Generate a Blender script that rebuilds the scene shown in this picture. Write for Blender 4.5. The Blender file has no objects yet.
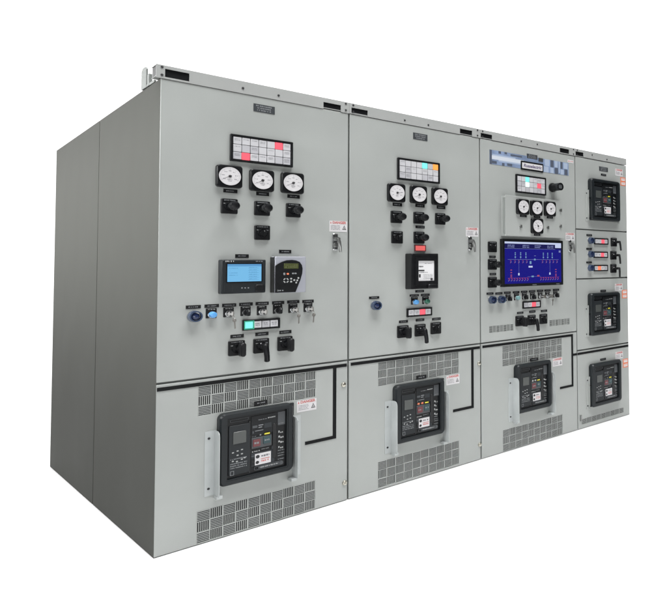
# Line-up of four grey metal switchgear cabinets standing on a plain white floor.
import bpy, bmesh, math, random
from mathutils import Matrix, Vector

random.seed(7)
scene = bpy.context.scene
COL = scene.collection

# ------------------------------------------------------------------ measured sizes, metres
# x runs along the fronts, y into the cabinets (door faces at y = 0), z up
XB = [0.0, 0.882, 1.792, 2.725, 3.369]      # cabinet boundaries
H = 2.300                                   # top of the doors
RAIL0, RAIL1 = 2.307, 2.366                 # top rail
DEPTH, SEAM = 2.506, 1.220
GAP = 0.0045                                # half of the gap between neighbouring doors
DATA = {1: {'annun': [(0.429, 2.004, 0.287, 0.144)],
     'bracket': [(0.222, 0.39, 0.055, 0.322), (0.616, 0.386, 0.059, 0.328)],
     'breaker': [(0.395, 0.458, 0.328, 0.363)],
     'handle': [(0.821, 1.513)],
     'hmi': [(0.331, 1.328, 0.196, 0.178)],
     'hmiscreen': [(0.334, 1.348, 0.15, 0.091)],
     'hole': [(0.338, 2.329), (0.505, 2.327)],
     'label': [(0.288, 1.775, 0.061, 0.019), (0.434, 1.773, 0.06, 0.02), (0.584, 1.772, 0.062, 0.02), (0.342, 1.436, 0.06, 0.018),
               (0.544, 1.462, 0.06, 0.019), (0.139, 1.18, 0.06, 0.017), (0.214, 1.181, 0.06, 0.017), (0.288, 1.18, 0.061, 0.017),
               (0.362, 1.181, 0.061, 0.017), (0.436, 1.181, 0.061, 0.017), (0.512, 1.181, 0.059, 0.017), (0.586, 1.182, 0.061, 0.017),
               (0.661, 1.181, 0.059, 0.017), (0.324, 1.017, 0.059, 0.018), (0.436, 1.018, 0.061, 0.018), (0.548, 1.018, 0.059, 0.018),
               (0.434, 0.652, 0.061, 0.021)],
     'latch': [(0.856, 0.679), (0.864, 0.105)],
     'meter': [(0.279, 1.849, 0.108, 0.112), (0.426, 1.843, 0.109, 0.117), (0.574, 1.845, 0.111, 0.117)],
     'nameplate': [(0.438, 2.238, 0.1, 0.042)],
     'relay': [(0.543, 1.336, 0.152, 0.201)],
     'round': [((0.142, 1.133, 0.054, 0.067), 'guard'), ((0.214, 1.136, 0.038, 0.045), 'bluelit'), ((0.287, 1.136, 0.039, 0.046), 'keydown'),
               ((0.362, 1.137, 0.04, 0.047), 'selector'), ((0.436, 1.136, 0.042, 0.048), 'key'), ((0.511, 1.139, 0.044, 0.049), 'selector'),
               ((0.586, 1.138, 0.045, 0.05), 'keydown'), ((0.663, 1.138, 0.047, 0.051), 'keydown')],
     'slot': [(0.063, 2.33, 0.095, 0.041), (0.785, 2.321, 0.097, 0.04)],
     'status': [(0.432, 1.071, 0.171, 0.056)],
     'switch': [((0.282, 1.694, 0.067, 0.078), 'ball'), ((0.43, 1.693, 0.072, 0.081), 'ball'), ((0.581, 1.693, 0.071, 0.081), 'ball'),
                ((0.431, 1.562, 0.07, 0.081), 'lens'), ((0.32, 0.956, 0.07, 0.078), 'knob'), ((0.431, 0.956, 0.072, 0.08), 'pistol'),
                ((0.544, 0.956, 0.071, 0.077), 'knob')],
     'vent': [((0.434, 0.709, 0.542, 0.148), 3, 10), ((0.435, 0.087, 0.541, 0.157), 3, 10)],
     'warning': [(0.823, 1.615, 0.095, 0.07), (0.658, 0.596, 0.104, 0.06)]},
 2: {'annun': [(1.324, 2.004, 0.297, 0.144)],
     'bracket': [(1.161, 0.374, 0.084, 0.322), (1.544, 0.368, 0.06, 0.33)],
     'breaker': [(1.307, 0.442, 0.317, 0.372)],
     'handle': [(1.723, 1.526)],
     'hole': [(1.228, 2.325), (1.392, 2.324)],
     'label': [(1.181, 1.772, 0.061, 0.021), (1.334, 1.776, 0.064, 0.021), (1.485, 1.776, 0.063, 0.022), (1.335, 1.635, 0.063, 0.017),
               (1.331, 1.212, 0.06, 0.015), (1.294, 1.186, 0.062, 0.014), (1.37, 1.186, 0.061, 0.015), (1.034, 1.184, 0.062, 0.015),
               (1.221, 1.022, 0.059, 0.016), (1.333, 1.024, 0.059, 0.016), (1.449, 1.022, 0.062, 0.016), (1.343, 0.65, 0.07, 0.022)],
     'latch': [(1.778, 0.68), (1.78, 0.107)],
     'meter': [(1.169, 1.845, 0.116, 0.117), (1.318, 1.846, 0.114, 0.117), (1.47, 1.847, 0.118, 0.119)],
     'nameplate': [(1.337, 2.235, 0.1, 0.043)],
     'redlamp': [(1.332, 1.495, 0.076, 0.04)],
     'relay': [(1.306, 1.342, 0.191, 0.232)],
     'relaywin': [(1.309, 1.342, 0.109, 0.126)],
     'round': [((1.039, 1.135, 0.065, 0.075), 'guard'), ((1.296, 1.143, 0.045, 0.05), 'bluelit'), ((1.373, 1.143, 0.047, 0.05), 'greenlit')],
     'slot': [(0.943, 2.323, 0.097, 0.036), (1.679, 2.323, 0.098, 0.041)],
     'status': [(1.327, 1.076, 0.176, 0.055)],
     'switch': [((1.172, 1.691, 0.066, 0.077), 'ball'), ((1.323, 1.694, 0.07, 0.079), 'ball'), ((1.476, 1.696, 0.069, 0.079), 'ball'),
                ((1.176, 1.561, 0.072, 0.074), 'lens'), ((1.324, 1.564, 0.073, 0.077), 'ball'), ((1.214, 0.959, 0.072, 0.072), 'knob'),
                ((1.331, 0.957, 0.07, 0.073), 'pistol'), ((1.442, 0.961, 0.07, 0.077), 'lens')],
     'vent': [((1.34, 0.71, 0.559, 0.148), 3, 10), ((1.338, 0.096, 0.558, 0.158), 3, 10)],
     'warning': [(1.726, 1.617, 0.097, 0.068), (1.571, 0.598, 0.107, 0.057)]},
 3: {'annun': [(2.25, 2.006, 0.301, 0.141)],
     'banner': [(2.262, 2.179, 0.773, 0.109)],
     'beacon': [(2.503, 2.011)],
     'box': [(2.235, 1.749, 0.576, 0.306)],
     'boxlabel': [(2.118, 1.753, 0.065, 0.017), (2.249, 1.755, 0.068, 0.017), (2.379, 1.757, 0.066, 0.017), (2.249, 1.614, 0.068, 0.017)],
     'boxscrew': [(2.11, 1.672), (2.374, 1.675), (2.509, 1.822), (2.507, 1.692)],
     'bracket': [(2.086, 0.374, 0.108, 0.322), (2.49, 0.369, 0.072, 0.315)],
     'breaker': [(2.221, 0.444, 0.333, 0.37)],
     'handle': [(2.668, 1.528)],
     'hole': [(2.16, 2.338), (2.317, 2.339)],
     'label': [(1.895, 1.442, 0.056, 0.016), (1.898, 1.315, 0.056, 0.016), (1.872, 1.174, 0.059, 0.015), (1.949, 1.172, 0.061, 0.016),
               (2.024, 1.174, 0.059, 0.016), (2.104, 1.174, 0.061, 0.016), (2.18, 1.175, 0.061, 0.015), (2.257, 1.175, 0.062, 0.016),
               (2.335, 1.176, 0.062, 0.016), (2.411, 1.176, 0.063, 0.016), (2.5, 1.177, 0.065, 0.016), (2.141, 1.016, 0.059, 0.016),
               (2.257, 1.017, 0.061, 0.016), (2.373, 1.016, 0.063, 0.017), (2.271, 0.646, 0.078, 0.02)],
     'logo': [(2.267, 2.156, 0.226, 0.068)],
     'meter': [(2.101, 1.821, 0.118, 0.12), (2.231, 1.82, 0.12, 0.121), (2.368, 1.824, 0.117, 0.119), (2.238, 1.681, 0.128, 0.116)],
     'monitor': [(2.231, 1.398, 0.594, 0.362)],
     'monscreen': [(2.23, 1.394, 0.555, 0.318)],
     'nameplate': [(2.268, 2.233, 0.104, 0.036)],
     'round': [((1.881, 1.127, 0.065, 0.072), 'guard'), ((1.96, 1.126, 0.067, 0.073), 'guard'), ((2.032, 1.129, 0.049, 0.053), 'selector'),
               ((2.108, 1.131, 0.05, 0.054), 'clearlit'), ((2.183, 1.133, 0.051, 0.054), 'selector'), ((2.26, 1.132, 0.053, 0.055), 'selector'),
               ((2.337, 1.132, 0.054, 0.056), 'key'), ((2.411, 1.132, 0.055, 0.056), 'keydown'), ((2.494, 1.134, 0.048, 0.048), 'selector')],
     'slot': [(1.847, 2.323, 0.097, 0.038), (2.604, 2.329, 0.102, 0.038)],
     'smallplate': [(2.352, 2.219, 0.041, 0.024)],
     'status': [(2.248, 1.073, 0.18, 0.057)],
     'switch': [((1.891, 1.514, 0.074, 0.074), 'lens'), ((1.89, 1.386, 0.067, 0.072), 'ball'), ((1.889, 1.255, 0.068, 0.072), 'ball'),
                ((2.131, 0.955, 0.079, 0.078), 'knob'), ((2.246, 0.953, 0.08, 0.078), 'pistol'), ((2.362, 0.953, 0.08, 0.079), 'lens')],
     'vent': [((2.272, 0.706, 0.582, 0.151), 3, 10), ((2.265, 0.086, 0.584, 0.159), 3, 10), ((1.972, 0.912, 0.216, 0.049), 1, 7),
              ((2.538, 0.914, 0.218, 0.054), 1, 7)],
     'warning': [(2.658, 1.615, 0.096, 0.069), (2.509, 0.594, 0.114, 0.066)]},
 4: {'breaker': [(3.005, 1.948, 0.401, 0.379), (2.986, 0.95, 0.398, 0.36), (2.997, 0.339, 0.41, 0.353)],
     'hole': [(2.924, 2.34), (3.109, 2.325)],
     'label': [(3.067, 2.182, 0.065, 0.018), (3.044, 1.149, 0.068, 0.018), (3.032, 0.549, 0.07, 0.018), (2.881, 1.636, 0.066, 0.016),
               (2.877, 1.517, 0.066, 0.016), (2.875, 1.4, 0.065, 0.016)],
     'latch': [(2.753, 0.089)],
     'nameplate': [(3.068, 2.233, 0.11, 0.039)],
     'round': [((2.886, 1.588, 0.074, 0.07), 'guard'), ((2.884, 1.47, 0.074, 0.069), 'guard'), ((2.879, 1.352, 0.074, 0.069), 'guard')],
     'slot': [(2.775, 2.326, 0.092, 0.038)],
     'status': [(3.022, 1.585, 0.183, 0.062), (3.014, 1.467, 0.182, 0.061), (3.013, 1.35, 0.181, 0.061)],
     'switch': [((3.182, 1.582, 0.084, 0.072), 'ell'), ((3.175, 1.463, 0.084, 0.072), 'ell'), ((3.173, 1.345, 0.083, 0.072), 'ell')],
     'tag': [(3.32, 2.168, 0.064, 0.031), (3.32, 2.13, 0.064, 0.031), (3.295, 1.127, 0.064, 0.031), (3.295, 1.09, 0.064, 0.031),
             (3.307, 0.496, 0.067, 0.031), (3.307, 0.458, 0.067, 0.031)],
     'vent': [((3.031, 0.059, 0.52, 0.047), 1, 9)],
     'warning': [(3.271, 2.227, 0.118, 0.07), (3.246, 1.174, 0.114, 0.061), (3.24, 0.559, 0.113, 0.061)]}}

# ------------------------------------------------------------------ materials
MATS = {}
def mat(name, col, rough=0.5, metal=0.0, emit=None, estr=0.0, spec=0.5, noise=0.0, nscale=6.0, bump=0.0, bscale=600.0, coat=0.0,
        alpha_t=0.0, wave=0.0):
    if name in MATS:
        return MATS[name]
    m = bpy.data.materials.new(name); m.use_nodes = True
    nt = m.node_tree; b = nt.nodes['Principled BSDF']
    b.inputs['Base Color'].default_value = (*col, 1)
    b.inputs['Roughness'].default_value = rough
    b.inputs['Metallic'].default_value = metal
    b.inputs['Specular IOR Level'].default_value = spec
    b.inputs['Coat Weight'].default_value = coat
    if alpha_t:
        b.inputs['Transmission Weight'].default_value = alpha_t
    if emit:
        b.inputs['Emission Color'].default_value = (*emit, 1)
        b.inputs['Emission Strength'].default_value = estr
    tc = nt.nodes.new('ShaderNodeTexCoord')
    if noise:
        n = nt.nodes.new('ShaderNodeTexNoise'); n.inputs['Scale'].default_value = nscale; n.inputs['Detail'].default_value = 5
        nt.links.new(tc.outputs['Object'], n.inputs['Vector'])
        r = nt.nodes.new('ShaderNodeMapRange')
        r.inputs['From Min'].default_value = 0.3; r.inputs['From Max'].default_value = 0.7
        r.inputs['To Min'].default_value = 1 - noise; r.inputs['To Max'].default_value = 1 + noise
        nt.links.new(n.outputs['Fac'], r.inputs['Value'])
        mx = nt.nodes.new('ShaderNodeVectorMath'); mx.operation = 'SCALE'
        mx.inputs[0].default_value = col
        nt.links.new(r.outputs['Result'], mx.inputs['Scale'])
        nt.links.new(mx.outputs['Vector'], b.inputs['Base Color'])
        r2 = nt.nodes.new('ShaderNodeMapRange')
        r2.inputs['To Min'].default_value = max(0, rough - 0.08); r2.inputs['To Max'].default_value = min(1, rough + 0.08)
        nt.links.new(n.outputs['Fac'], r2.inputs['Value']); nt.links.new(r2.outputs['Result'], b.inputs['Roughness'])
    if bump:
        n2 = nt.nodes.new('ShaderNodeTexNoise'); n2.inputs['Scale'].default_value = bscale; n2.inputs['Detail'].default_value = 2
        nt.links.new(tc.outputs['Object'], n2.inputs['Vector'])
        bp = nt.nodes.new('ShaderNodeBump'); bp.inputs['Strength'].default_value = bump; bp.inputs['Distance'].default_value = 0.001
        nt.links.new(n2.outputs['Fac'], bp.inputs['Height'])
        if wave:
            n3 = nt.nodes.new('ShaderNodeTexNoise'); n3.inputs['Scale'].default_value = 2.6; n3.inputs['Detail'].default_value = 1
            nt.links.new(tc.outputs['Object'], n3.inputs['Vector'])
            b3 = nt.nodes.new('ShaderNodeBump'); b3.inputs['Strength'].default_value = 1.0; b3.inputs['Distance'].default_value = wave
            nt.links.new(n3.outputs['Fac'], b3.inputs['Height']); nt.links.new(b3.outputs['Normal'], bp.inputs['Normal'])
        nt.links.new(bp.outputs['Normal'], b.inputs['Normal'])
    MATS[name] = m
    return m

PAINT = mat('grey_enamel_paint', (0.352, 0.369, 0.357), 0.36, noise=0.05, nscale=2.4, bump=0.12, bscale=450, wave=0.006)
PAINT_SHADED = mat('grey_paint_shaded', (0.084, 0.086, 0.078), 0.62, spec=0.05, noise=0.03, nscale=1.5, bump=0.08, bscale=450, wave=0.006)  # door paint darkened to put the side's shade into the colour
FRAME = mat('grey_frame_paint', (0.22, 0.235, 0.225), 0.5)
RAIL = mat('rail_paint', (0.35, 0.36, 0.352), 0.4, noise=0.03, nscale=5, bump=0.05)
BLACK = mat('black_plastic', (0.006, 0.0065, 0.0075), 0.36, spec=0.28, noise=0.2, nscale=40, bump=0.15, bscale=900)
BLACKGLOSS = mat('black_gloss_plastic', (0.006, 0.0065, 0.0075), 0.2, spec=0.35)
TAPE = mat('black_bus_tape', (0.004, 0.0045, 0.005), 0.5, spec=0.18)
CHAR = mat('charcoal_moulding', (0.0115, 0.0145, 0.0165), 0.38, spec=0.32, noise=0.12, nscale=20, bump=0.15, bscale=900)
CHAR2 = mat('dark_grey_moulding', (0.022, 0.026, 0.030), 0.45, spec=0.35)
CHAR3 = mat('mid_grey_moulding', (0.058, 0.064, 0.070), 0.45)
FACE = mat('breaker_face', (0.005, 0.006, 0.007), 0.30, spec=0.28)
FACE2 = mat('breaker_face_panel', (0.009, 0.0105, 0.012), 0.36, spec=0.28)
TRIP = mat('trip_unit_grey', (0.017, 0.020, 0.0225), 0.40, spec=0.28)
VOID = mat('dark_interior', (0.035, 0.037, 0.037), 0.8)
ENGR = mat('engraved_lettering', (0.36, 0.37, 0.37), 0.6)
ENGRDIM = mat('dim_lettering', (0.20, 0.21, 0.22), 0.6)
PLATE = mat('dark_nameplate', (0.045, 0.050, 0.055), 0.35)
WHITE = mat('white_plastic', (0.70, 0.70, 0.71), 0.45)
DIALW = mat('dial_white', (0.60, 0.59, 0.60), 0.5)
INK = mat('black_ink', (0.02, 0.02, 0.022), 0.6)
GREYINK = mat('grey_ink', (0.16, 0.16, 0.175), 0.6)
REDINK = mat('red_ink', (0.50, 0.135, 0.125), 0.55)
LABELW = mat('white_label', (0.60, 0.59, 0.60), 0.5)
STEEL = mat('zinc_steel', (0.42, 0.445, 0.445), 0.38, metal=0.1, noise=0.06, nscale=12)
CHROME = mat('polished_chrome', (0.62, 0.63, 0.64), 0.2, metal=1.0)
DKSTEEL = mat('worn_dark_steel', (0.27, 0.275, 0.27), 0.35, metal=0.9)
BRASSY = mat('nickel_screw', (0.52, 0.50, 0.43), 0.3, metal=1.0)
KEYM = mat('nickel_key', (0.30, 0.29, 0.27), 0.35, metal=0.9)
BLUEGUARD = mat('clear_blue_guard', (0.045, 0.065, 0.115), 0.12, coat=0.5)
BLUECAP = mat('dark_blue_cap', (0.018, 0.03, 0.085), 0.2)
BLUELIT = mat('blue_lens', (0.10, 0.33, 0.68), 0.25)
TEALCAP = mat('grey_teal_lens', (0.16, 0.30, 0.31), 0.2)
GREENCAP = mat('dark_green_lens', (0.03, 0.12, 0.08), 0.25)
TILE = mat('annunciator_window', (0.52, 0.52, 0.54), 0.35)
TILE2 = mat('annunciator_window_dim', (0.44, 0.44, 0.465), 0.35)
LITRED = mat('lit_red_window', (0.45, 0.05, 0.07), 0.4, emit=(0.95, 0.14, 0.19), estr=0.68)
LITCYAN = mat('lit_cyan_window', (0.10, 0.4, 0.4), 0.4, emit=(0.22, 0.85, 0.76), estr=0.72)
LITGREENW = mat('lit_white_window', (0.6, 0.6, 0.6), 0.4, emit=(0.75, 1.0, 0.95), estr=0.6)
LITORANGE = mat('lit_orange_window', (0.5, 0.2, 0.03), 0.4, emit=(0.95, 0.36, 0.10), estr=0.70)
LITSALMON = mat('lit_salmon_window', (0.45, 0.12, 0.06), 0.4, emit=(0.95, 0.22, 0.12), estr=0.68)
LITGREEN = mat('lit_green_rim', (0.02, 0.2, 0.12), 0.4, emit=(0.02, 0.35, 0.20), estr=0.5)
SCREEN = mat('lit_pale_blue_screen', (0.02, 0.04, 0.06), 0.25, emit=(0.19, 0.53, 0.86), estr=0.85)
SCREEN_B = mat('lit_mid_blue_bar', (0.02, 0.04, 0.06), 0.25, emit=(0.10, 0.32, 0.62), estr=0.85)
SCREEN_W = mat('lit_faint_line', (0.02, 0.04, 0.06), 0.25, emit=(0.11, 0.34, 0.60), estr=0.85)
SCR_NAVY = mat('lit_navy_screen', (0.004, 0.004, 0.02), 0.2, emit=(0.008, 0.007, 0.235), estr=0.8)
SCR_NAVY2 = mat('lit_dark_navy_bar', (0.004, 0.004, 0.02), 0.2, emit=(0.008, 0.008, 0.075), estr=0.8)
SCR_WHITE = mat('lit_white_bar', (0.05, 0.05, 0.06), 0.2, emit=(0.62, 0.70, 0.95), estr=0.8)
SCR_TEXT = mat('lit_pale_text', (0.05, 0.05, 0.06), 0.2, emit=(0.26, 0.31, 0.66), estr=0.6)
SCR_CYAN = mat('lit_cyan_symbol', (0.05, 0.05, 0.06), 0.2, emit=(0.20, 0.46, 0.72), estr=0.6)
SCR_RED = mat('lit_red_symbol', (0.05, 0.01, 0.02), 0.2, emit=(0.62, 0.12, 0.24), estr=0.55)
LCD = mat('olive_lcd', (0.055, 0.065, 0.022), 0.25)
LCDT = mat('olive_lcd_text', (0.12, 0.13, 0.06), 0.3)
LCDG = mat('grey_lcd', (0.062, 0.068, 0.065), 0.22)
SILVER = mat('silver_moulding', (0.31, 0.32, 0.36), 0.36)
REDBTN = mat('dark_red_button', (0.13, 0.03, 0.035), 0.35)
GRNBTN = mat('dark_teal_button', (0.022, 0.055, 0.062), 0.35)
YELLOW = mat('yellow_flag', (0.68, 0.62, 0.06), 0.45)
ORANGE = mat('orange_tag_print', (0.70, 0.20, 0.10), 0.5)
BANNER = mat('blue_graphic_film', (0.20, 0.262, 0.39), 0.18, noise=0.35, nscale=9)
BANNERD = mat('navy_graphic_block', (0.085, 0.10, 0.135), 0.2)
BANNERL = mat('pale_graphic_block', (0.36, 0.43, 0.55), 0.2)
BANNERW = mat('white_glare_streak', (0.56, 0.60, 0.66), 0.2)  # white streak: lamp glare put into the strip's colours
GLASS_GREY = mat('paper_chart', (0.72, 0.72, 0.73), 0.35)

# ------------------------------------------------------------------ mesh building
class MB:
    """collects shapes (several materials allowed) and links them as ONE mesh object"""
    def __init__(self):
        self.v, self.f, self.mi, self.mats = [], [], [], []
    def m(self, material):
        if material not in self.mats:
            self.mats.append(material)
        return self.mats.index(material)
    def face(self, pts, material):
        b = len(self.v); self.v += [tuple(p) for p in pts]
        self.f.append(tuple(range(b, b + len(pts)))); self.mi.append(self.m(material))
    def faces(self, pts, fs, material):
        b = len(self.v); self.v += [tuple(p) for p in pts]; k = self.m(material)
        for f in fs:
            self.f.append(tuple(b + i for i in f)); self.mi.append(k)
        return self
    def box(self, x0, x1, y0, y1, z0, z1, material):
        p = [(x, y, z) for x in (x0, x1) for y in (y0, y1) for z in (z0, z1)]
        return self.faces(p, [(0, 1, 3, 2), (4, 6, 7, 5), (0, 4, 5, 1), (2, 3, 7, 6), (0, 2, 6, 4), (1, 5, 7, 3)], material)
    def prism(self, poly, y0, y1, material, inset=0.0, slope=None):
        """poly in (x, z), counter-clockwise seen from the front; y0 front, y1 back; front edge chamfered by inset"""
        n = len(poly)
        cx = sum(p[0] for p in poly) / n; cz = sum(p[1] for p in poly) / n
        rings = []
        if inset:
            w = max(p[0] for p in poly) - min(p[0] for p in poly); h = max(p[1] for p in poly) - min(p[1] for p in poly)
            sx, sz = (w - 2 * inset) / w, (h - 2 * inset) / h
            rings.append([(cx + (x - cx) * sx, y0, cz + (z - cz) * sz) for x, z in poly])
            rings.append([(x, y0 + inset, z) for x, z in poly])
        else:
            rings.append([(x, y0, z) for x, z in poly])
        rings.append([(x, y1, z) for x, z in poly])
        pts = [q for r in rings for q in r]
        fs = [tuple(range(n))]
        for k in range(len(rings) - 1):
            for i in range(n):
                j = (i + 1) % n
                fs.append((k * n + i, (k + 1) * n + i, (k + 1) * n + j, k * n + j))
        b = (len(rings) - 1) * n
        fs.append(tuple(b + i for i in reversed(range(n))))
        return self.faces(pts, fs, material)
    def ring(self, outer, inner, yf, yo, yi, material, back=None):
        """a frame: front face between two outlines of equal point count, outer wall back to yo, inner wall back to yi"""
        n = len(outer); back = back or outer
        pts = [(x, yo, z) for x, z in back] + [(x, yf, z) for x, z in outer] + [(x, yf, z) for x, z in inner] + [(x, yi, z) for x, z in inner]
        fs = []
        for k in range(3):
            for i in range(n):
                j = (i + 1) % n
                fs.append((k * n + i, k * n + j, (k + 1) * n + j, (k + 1) * n + i))
        return self.faces(pts, fs, material)
    def cyl(self, cx, cz, r0, r1, y0, y1, material, n=28, cap=True):
        """cylinder along y: radius r0 at the front y0, r1 at the back y1"""
        a = [(2 * math.pi * i / n) for i in range(n)]
        pts = [(cx + r0 * math.cos(t), y0, cz + r0 * math.sin(t)) for t in a] + [(cx + r1 * math.cos(t), y1, cz + r1 * math.sin(t)) for t in a]
        fs = [(i, n + i, n + (i + 1) % n, (i + 1) % n) for i in range(n)]
        if cap:
            fs += [tuple(range(n)), tuple(n + i for i in reversed(range(n)))]
        return self.faces(pts, fs, material)
    def dome(self, cx, cz, r, y, h, material, n=24, k=5):
        rings = [[(cx + r * math.cos(q) * math.cos(2 * math.pi * i / n), y - h * math.sin(q), cz + r * math.cos(q) * math.sin(2 * math.pi * i / n))
                  for i in range(n)] for q in [math.pi / 2 * j / k for j in range(k)]]
        pts = [p for r_ in rings for p in r_] + [(cx, y - h, cz)]
        fs = []
        for j in range(k - 1):
            for i in range(n):
                fs.append((j * n + i, j * n + (i + 1) % n, (j + 1) * n + (i + 1) % n, (j + 1) * n + i))
        fs += [((k - 1) * n + i, (k - 1) * n + (i + 1) % n, k * n) for i in range(n)]
        return self.faces(pts, fs, material)
    def tube(self, pts, r, material, n=12, rs=None):
        pts = [Vector(p) for p in pts]; rings = []
        up = Vector((0.13, 0.2, 0.97))
        for i, p in enumerate(pts):
            d = (pts[min(i + 1, len(pts) - 1)] - pts[max(i - 1, 0)]).normalized()
            u = d.cross(up)
            if u.length < 1e-3: u = d.cross(Vector((1, 0, 0)))
            u.normalize(); w = d.cross(u).normalized()
            rr = rs[i] if rs else r
            rings.append([p + u * rr * math.cos(2 * math.pi * k / n) + w * rr * math.sin(2 * math.pi * k / n) for k in range(n)])
        q = [p for g in rings for p in g]; fs = []
        for i in range(len(rings) - 1):
            for k in range(n):
                fs.append((i * n + k, i * n + (k + 1) % n, (i + 1) * n + (k + 1) % n, (i + 1) * n + k))
        fs += [tuple(reversed(range(n))), tuple((len(rings) - 1) * n + k for k in range(n))]
        return self.faces(q, fs, material)
    def quad(self, cx, cz, w, h, y, material):
        """flat printed mark facing the front"""
        x0, x1, z0, z1 = cx - w / 2, cx + w / 2, cz - h / 2, cz + h / 2
        self.face([(x0, y, z0), (x1, y, z0), (x1, y, z1), (x0, y, z1)], material)
        return self
    def disc(self, cx, cz, r, y, material, n=36):
        self.face([(cx + r * math.cos(2 * math.pi * i / n), y, cz + r * math.sin(2 * math.pi * i / n)) for i in range(n)], material)
        return self
    def words(self, x0, x1, cz, h, y, material, rnd=None):
        """a line of lettering too small to read: strokes of uneven length"""
        x = x0
        while x < x1 - h * 0.3:
            L = min(random.choice((0.5, 0.7, 0.9)) * h, x1 - x)
            self.quad(x + L / 2, cz + random.uniform(-.06, .06) * h, L, h * random.uniform(0.72, 1.0), y, material)
            x += L + h * random.choice((0.22, 0.25, 0.3, 0.8))
        return self
    def build(self, name, parent=None, origin=(0, 0, 0), bevel=0.0, seg=2, angle=35, label=None, merge=False):
        o = Vector(origin)
        me = bpy.data.meshes.new(name)
        me.from_pydata([tuple(Vector(p) - o) for p in self.v], [], self.f)
        for m_ in self.mats: me.materials.append(m_)
        me.polygons.foreach_set('material_index', self.mi)
        me.validate()
        if merge:
            bm = bmesh.new(); bm.from_mesh(me); bmesh.ops.remove_doubles(bm, verts=bm.verts, dist=1e-5); bm.to_mesh(me); bm.free()
        me.polygons.foreach_set('use_smooth', [True] * len(me.polygons))
        me.set_sharp_from_angle(angle=math.radians(angle))
        ob = bpy.data.objects.new(name, me); COL.objects.link(ob)
        if parent is not None:
            ob.parent = parent
            ob.location = o - wloc(parent)
        else:
            ob.location = o
        ob['wx'], ob['wy'], ob['wz'] = o
        if bevel:
            b = ob.modifiers.new('edge', 'BEVEL'); b.width = bevel; b.segments = seg; b.limit_method = 'ANGLE'; b.angle_limit = math.radians(40)
        if label: ob['label'] = label
        return ob

def wloc(o):
    return Vector((o['wx'], o['wy'], o['wz']))

def rr(cx, cz, w, h, r, n=5):
    """rounded rectangle in (x, z), counter-clockwise seen from the front (-y)"""
    out = []
    r = min(r, w / 2 - 1e-4, h / 2 - 1e-4)
    for sx, sz, a0 in ((1, 1, 0), (-1, 1, 90), (-1, -1, 180), (1, -1, 270)):
        for k in range(n + 1):
            a = math.radians(a0 + 90 * k / n)
            out.append((cx + sx * (w / 2 - r) + r * math.cos(a), cz + sz * (h / 2 - r) + r * math.sin(a)))
    return out

def sheet(mb, x0, x1, z0, z1, yf, yb, holes, material, inner=None):
    """a sheet of metal from yf (front) to yb with rectangular holes (x0, x1, z0, z1) cut right through"""
    xs = sorted({x0, x1, *[h[0] for h in holes], *[h[1] for h in holes]}); zs = sorted({z0, z1, *[h[2] for h in holes], *[h[3] for h in holes]})
    def hole(i, j):
        if i < 0 or j < 0 or i >= len(xs) - 1 or j >= len(zs) - 1: return True
        cx, cz = (xs[i] + xs[i + 1]) / 2, (zs[j] + zs[j + 1]) / 2
        return any(h[0] < cx < h[1] and h[2] < cz < h[3] for h in holes)
    for i in range(len(xs) - 1):
        for j in range(len(zs) - 1):
            if hole(i, j): continue
            a, b, c, d = xs[i], xs[i + 1], zs[j], zs[j + 1]
            mb.face([(a, yf, c), (b, yf, c), (b, yf, d), (a, yf, d)], material)
            mb.face([(a, yb, d), (b, yb, d), (b, yb, c), (a, yb, c)], material)
            if hole(i - 1, j): mb.face([(a, yb, c), (a, yf, c), (a, yf, d), (a, yb, d)], material)
            if hole(i + 1, j): mb.face([(b, yf, c), (b, yb, c), (b, yb, d), (b, yf, d)], material)
            if hole(i, j - 1): mb.face([(a, yb, c), (b, yb, c), (b, yf, c), (a, yf, c)], material)
            if hole(i, j + 1): mb.face([(a, yf, d), (b, yf, d), (b, yb, d), (a, yb, d)], material)

def text_mesh(body, size, material, name, parent, loc, width=None, shear=0.0, bold=0.0):
    """lettering as a thin mesh facing the front, centred on loc"""
    cu = bpy.data.curves.new(name, 'FONT'); cu.body = body; cu.size = size; cu.shear = shear
    cu.align_x = 'CENTER'; cu.align_y = 'CENTER'; cu.extrude = 0.0003; cu.offset = bold
    tmp = bpy.data.objects.new(name + '_curve', cu); COL.objects.link(tmp)
    bpy.context.view_layer.update()
    me = bpy.data.meshes.new_from_object(tmp.evaluated_get(bpy.context.evaluated_depsgraph_get()))
    bpy.data.objects.remove(tmp); bpy.data.curves.remove(cu)
    me.name = name
    w = max(v.co.x for v in me.vertices) - min(v.co.x for v in me.vertices)
    s = (width / w) if width else 1.0
    for v in me.vertices:
        v.co = Vector((v.co.x * s, -v.co.z, v.co.y))
    me.materials.clear(); me.materials.append(material)
    ob = bpy.data.objects.new(name, me); COL.objects.link(ob)
    ob.parent = parent; ob.location = Vector(loc) - wloc(parent)
    ob['wx'], ob['wy'], ob['wz'] = loc
    return ob

# ------------------------------------------------------------------ the setting
fl = MB(); fl.face([(-0.9, -6, 0), (5.6, -6, 0), (5.6, 5.4, 0), (-0.9, 5.4, 0)], mat('white_floor', (0.90, 0.90, 0.90), 0.7, spec=0.1))
floor = fl.build('floor'); floor['kind'] = 'structure'

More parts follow.
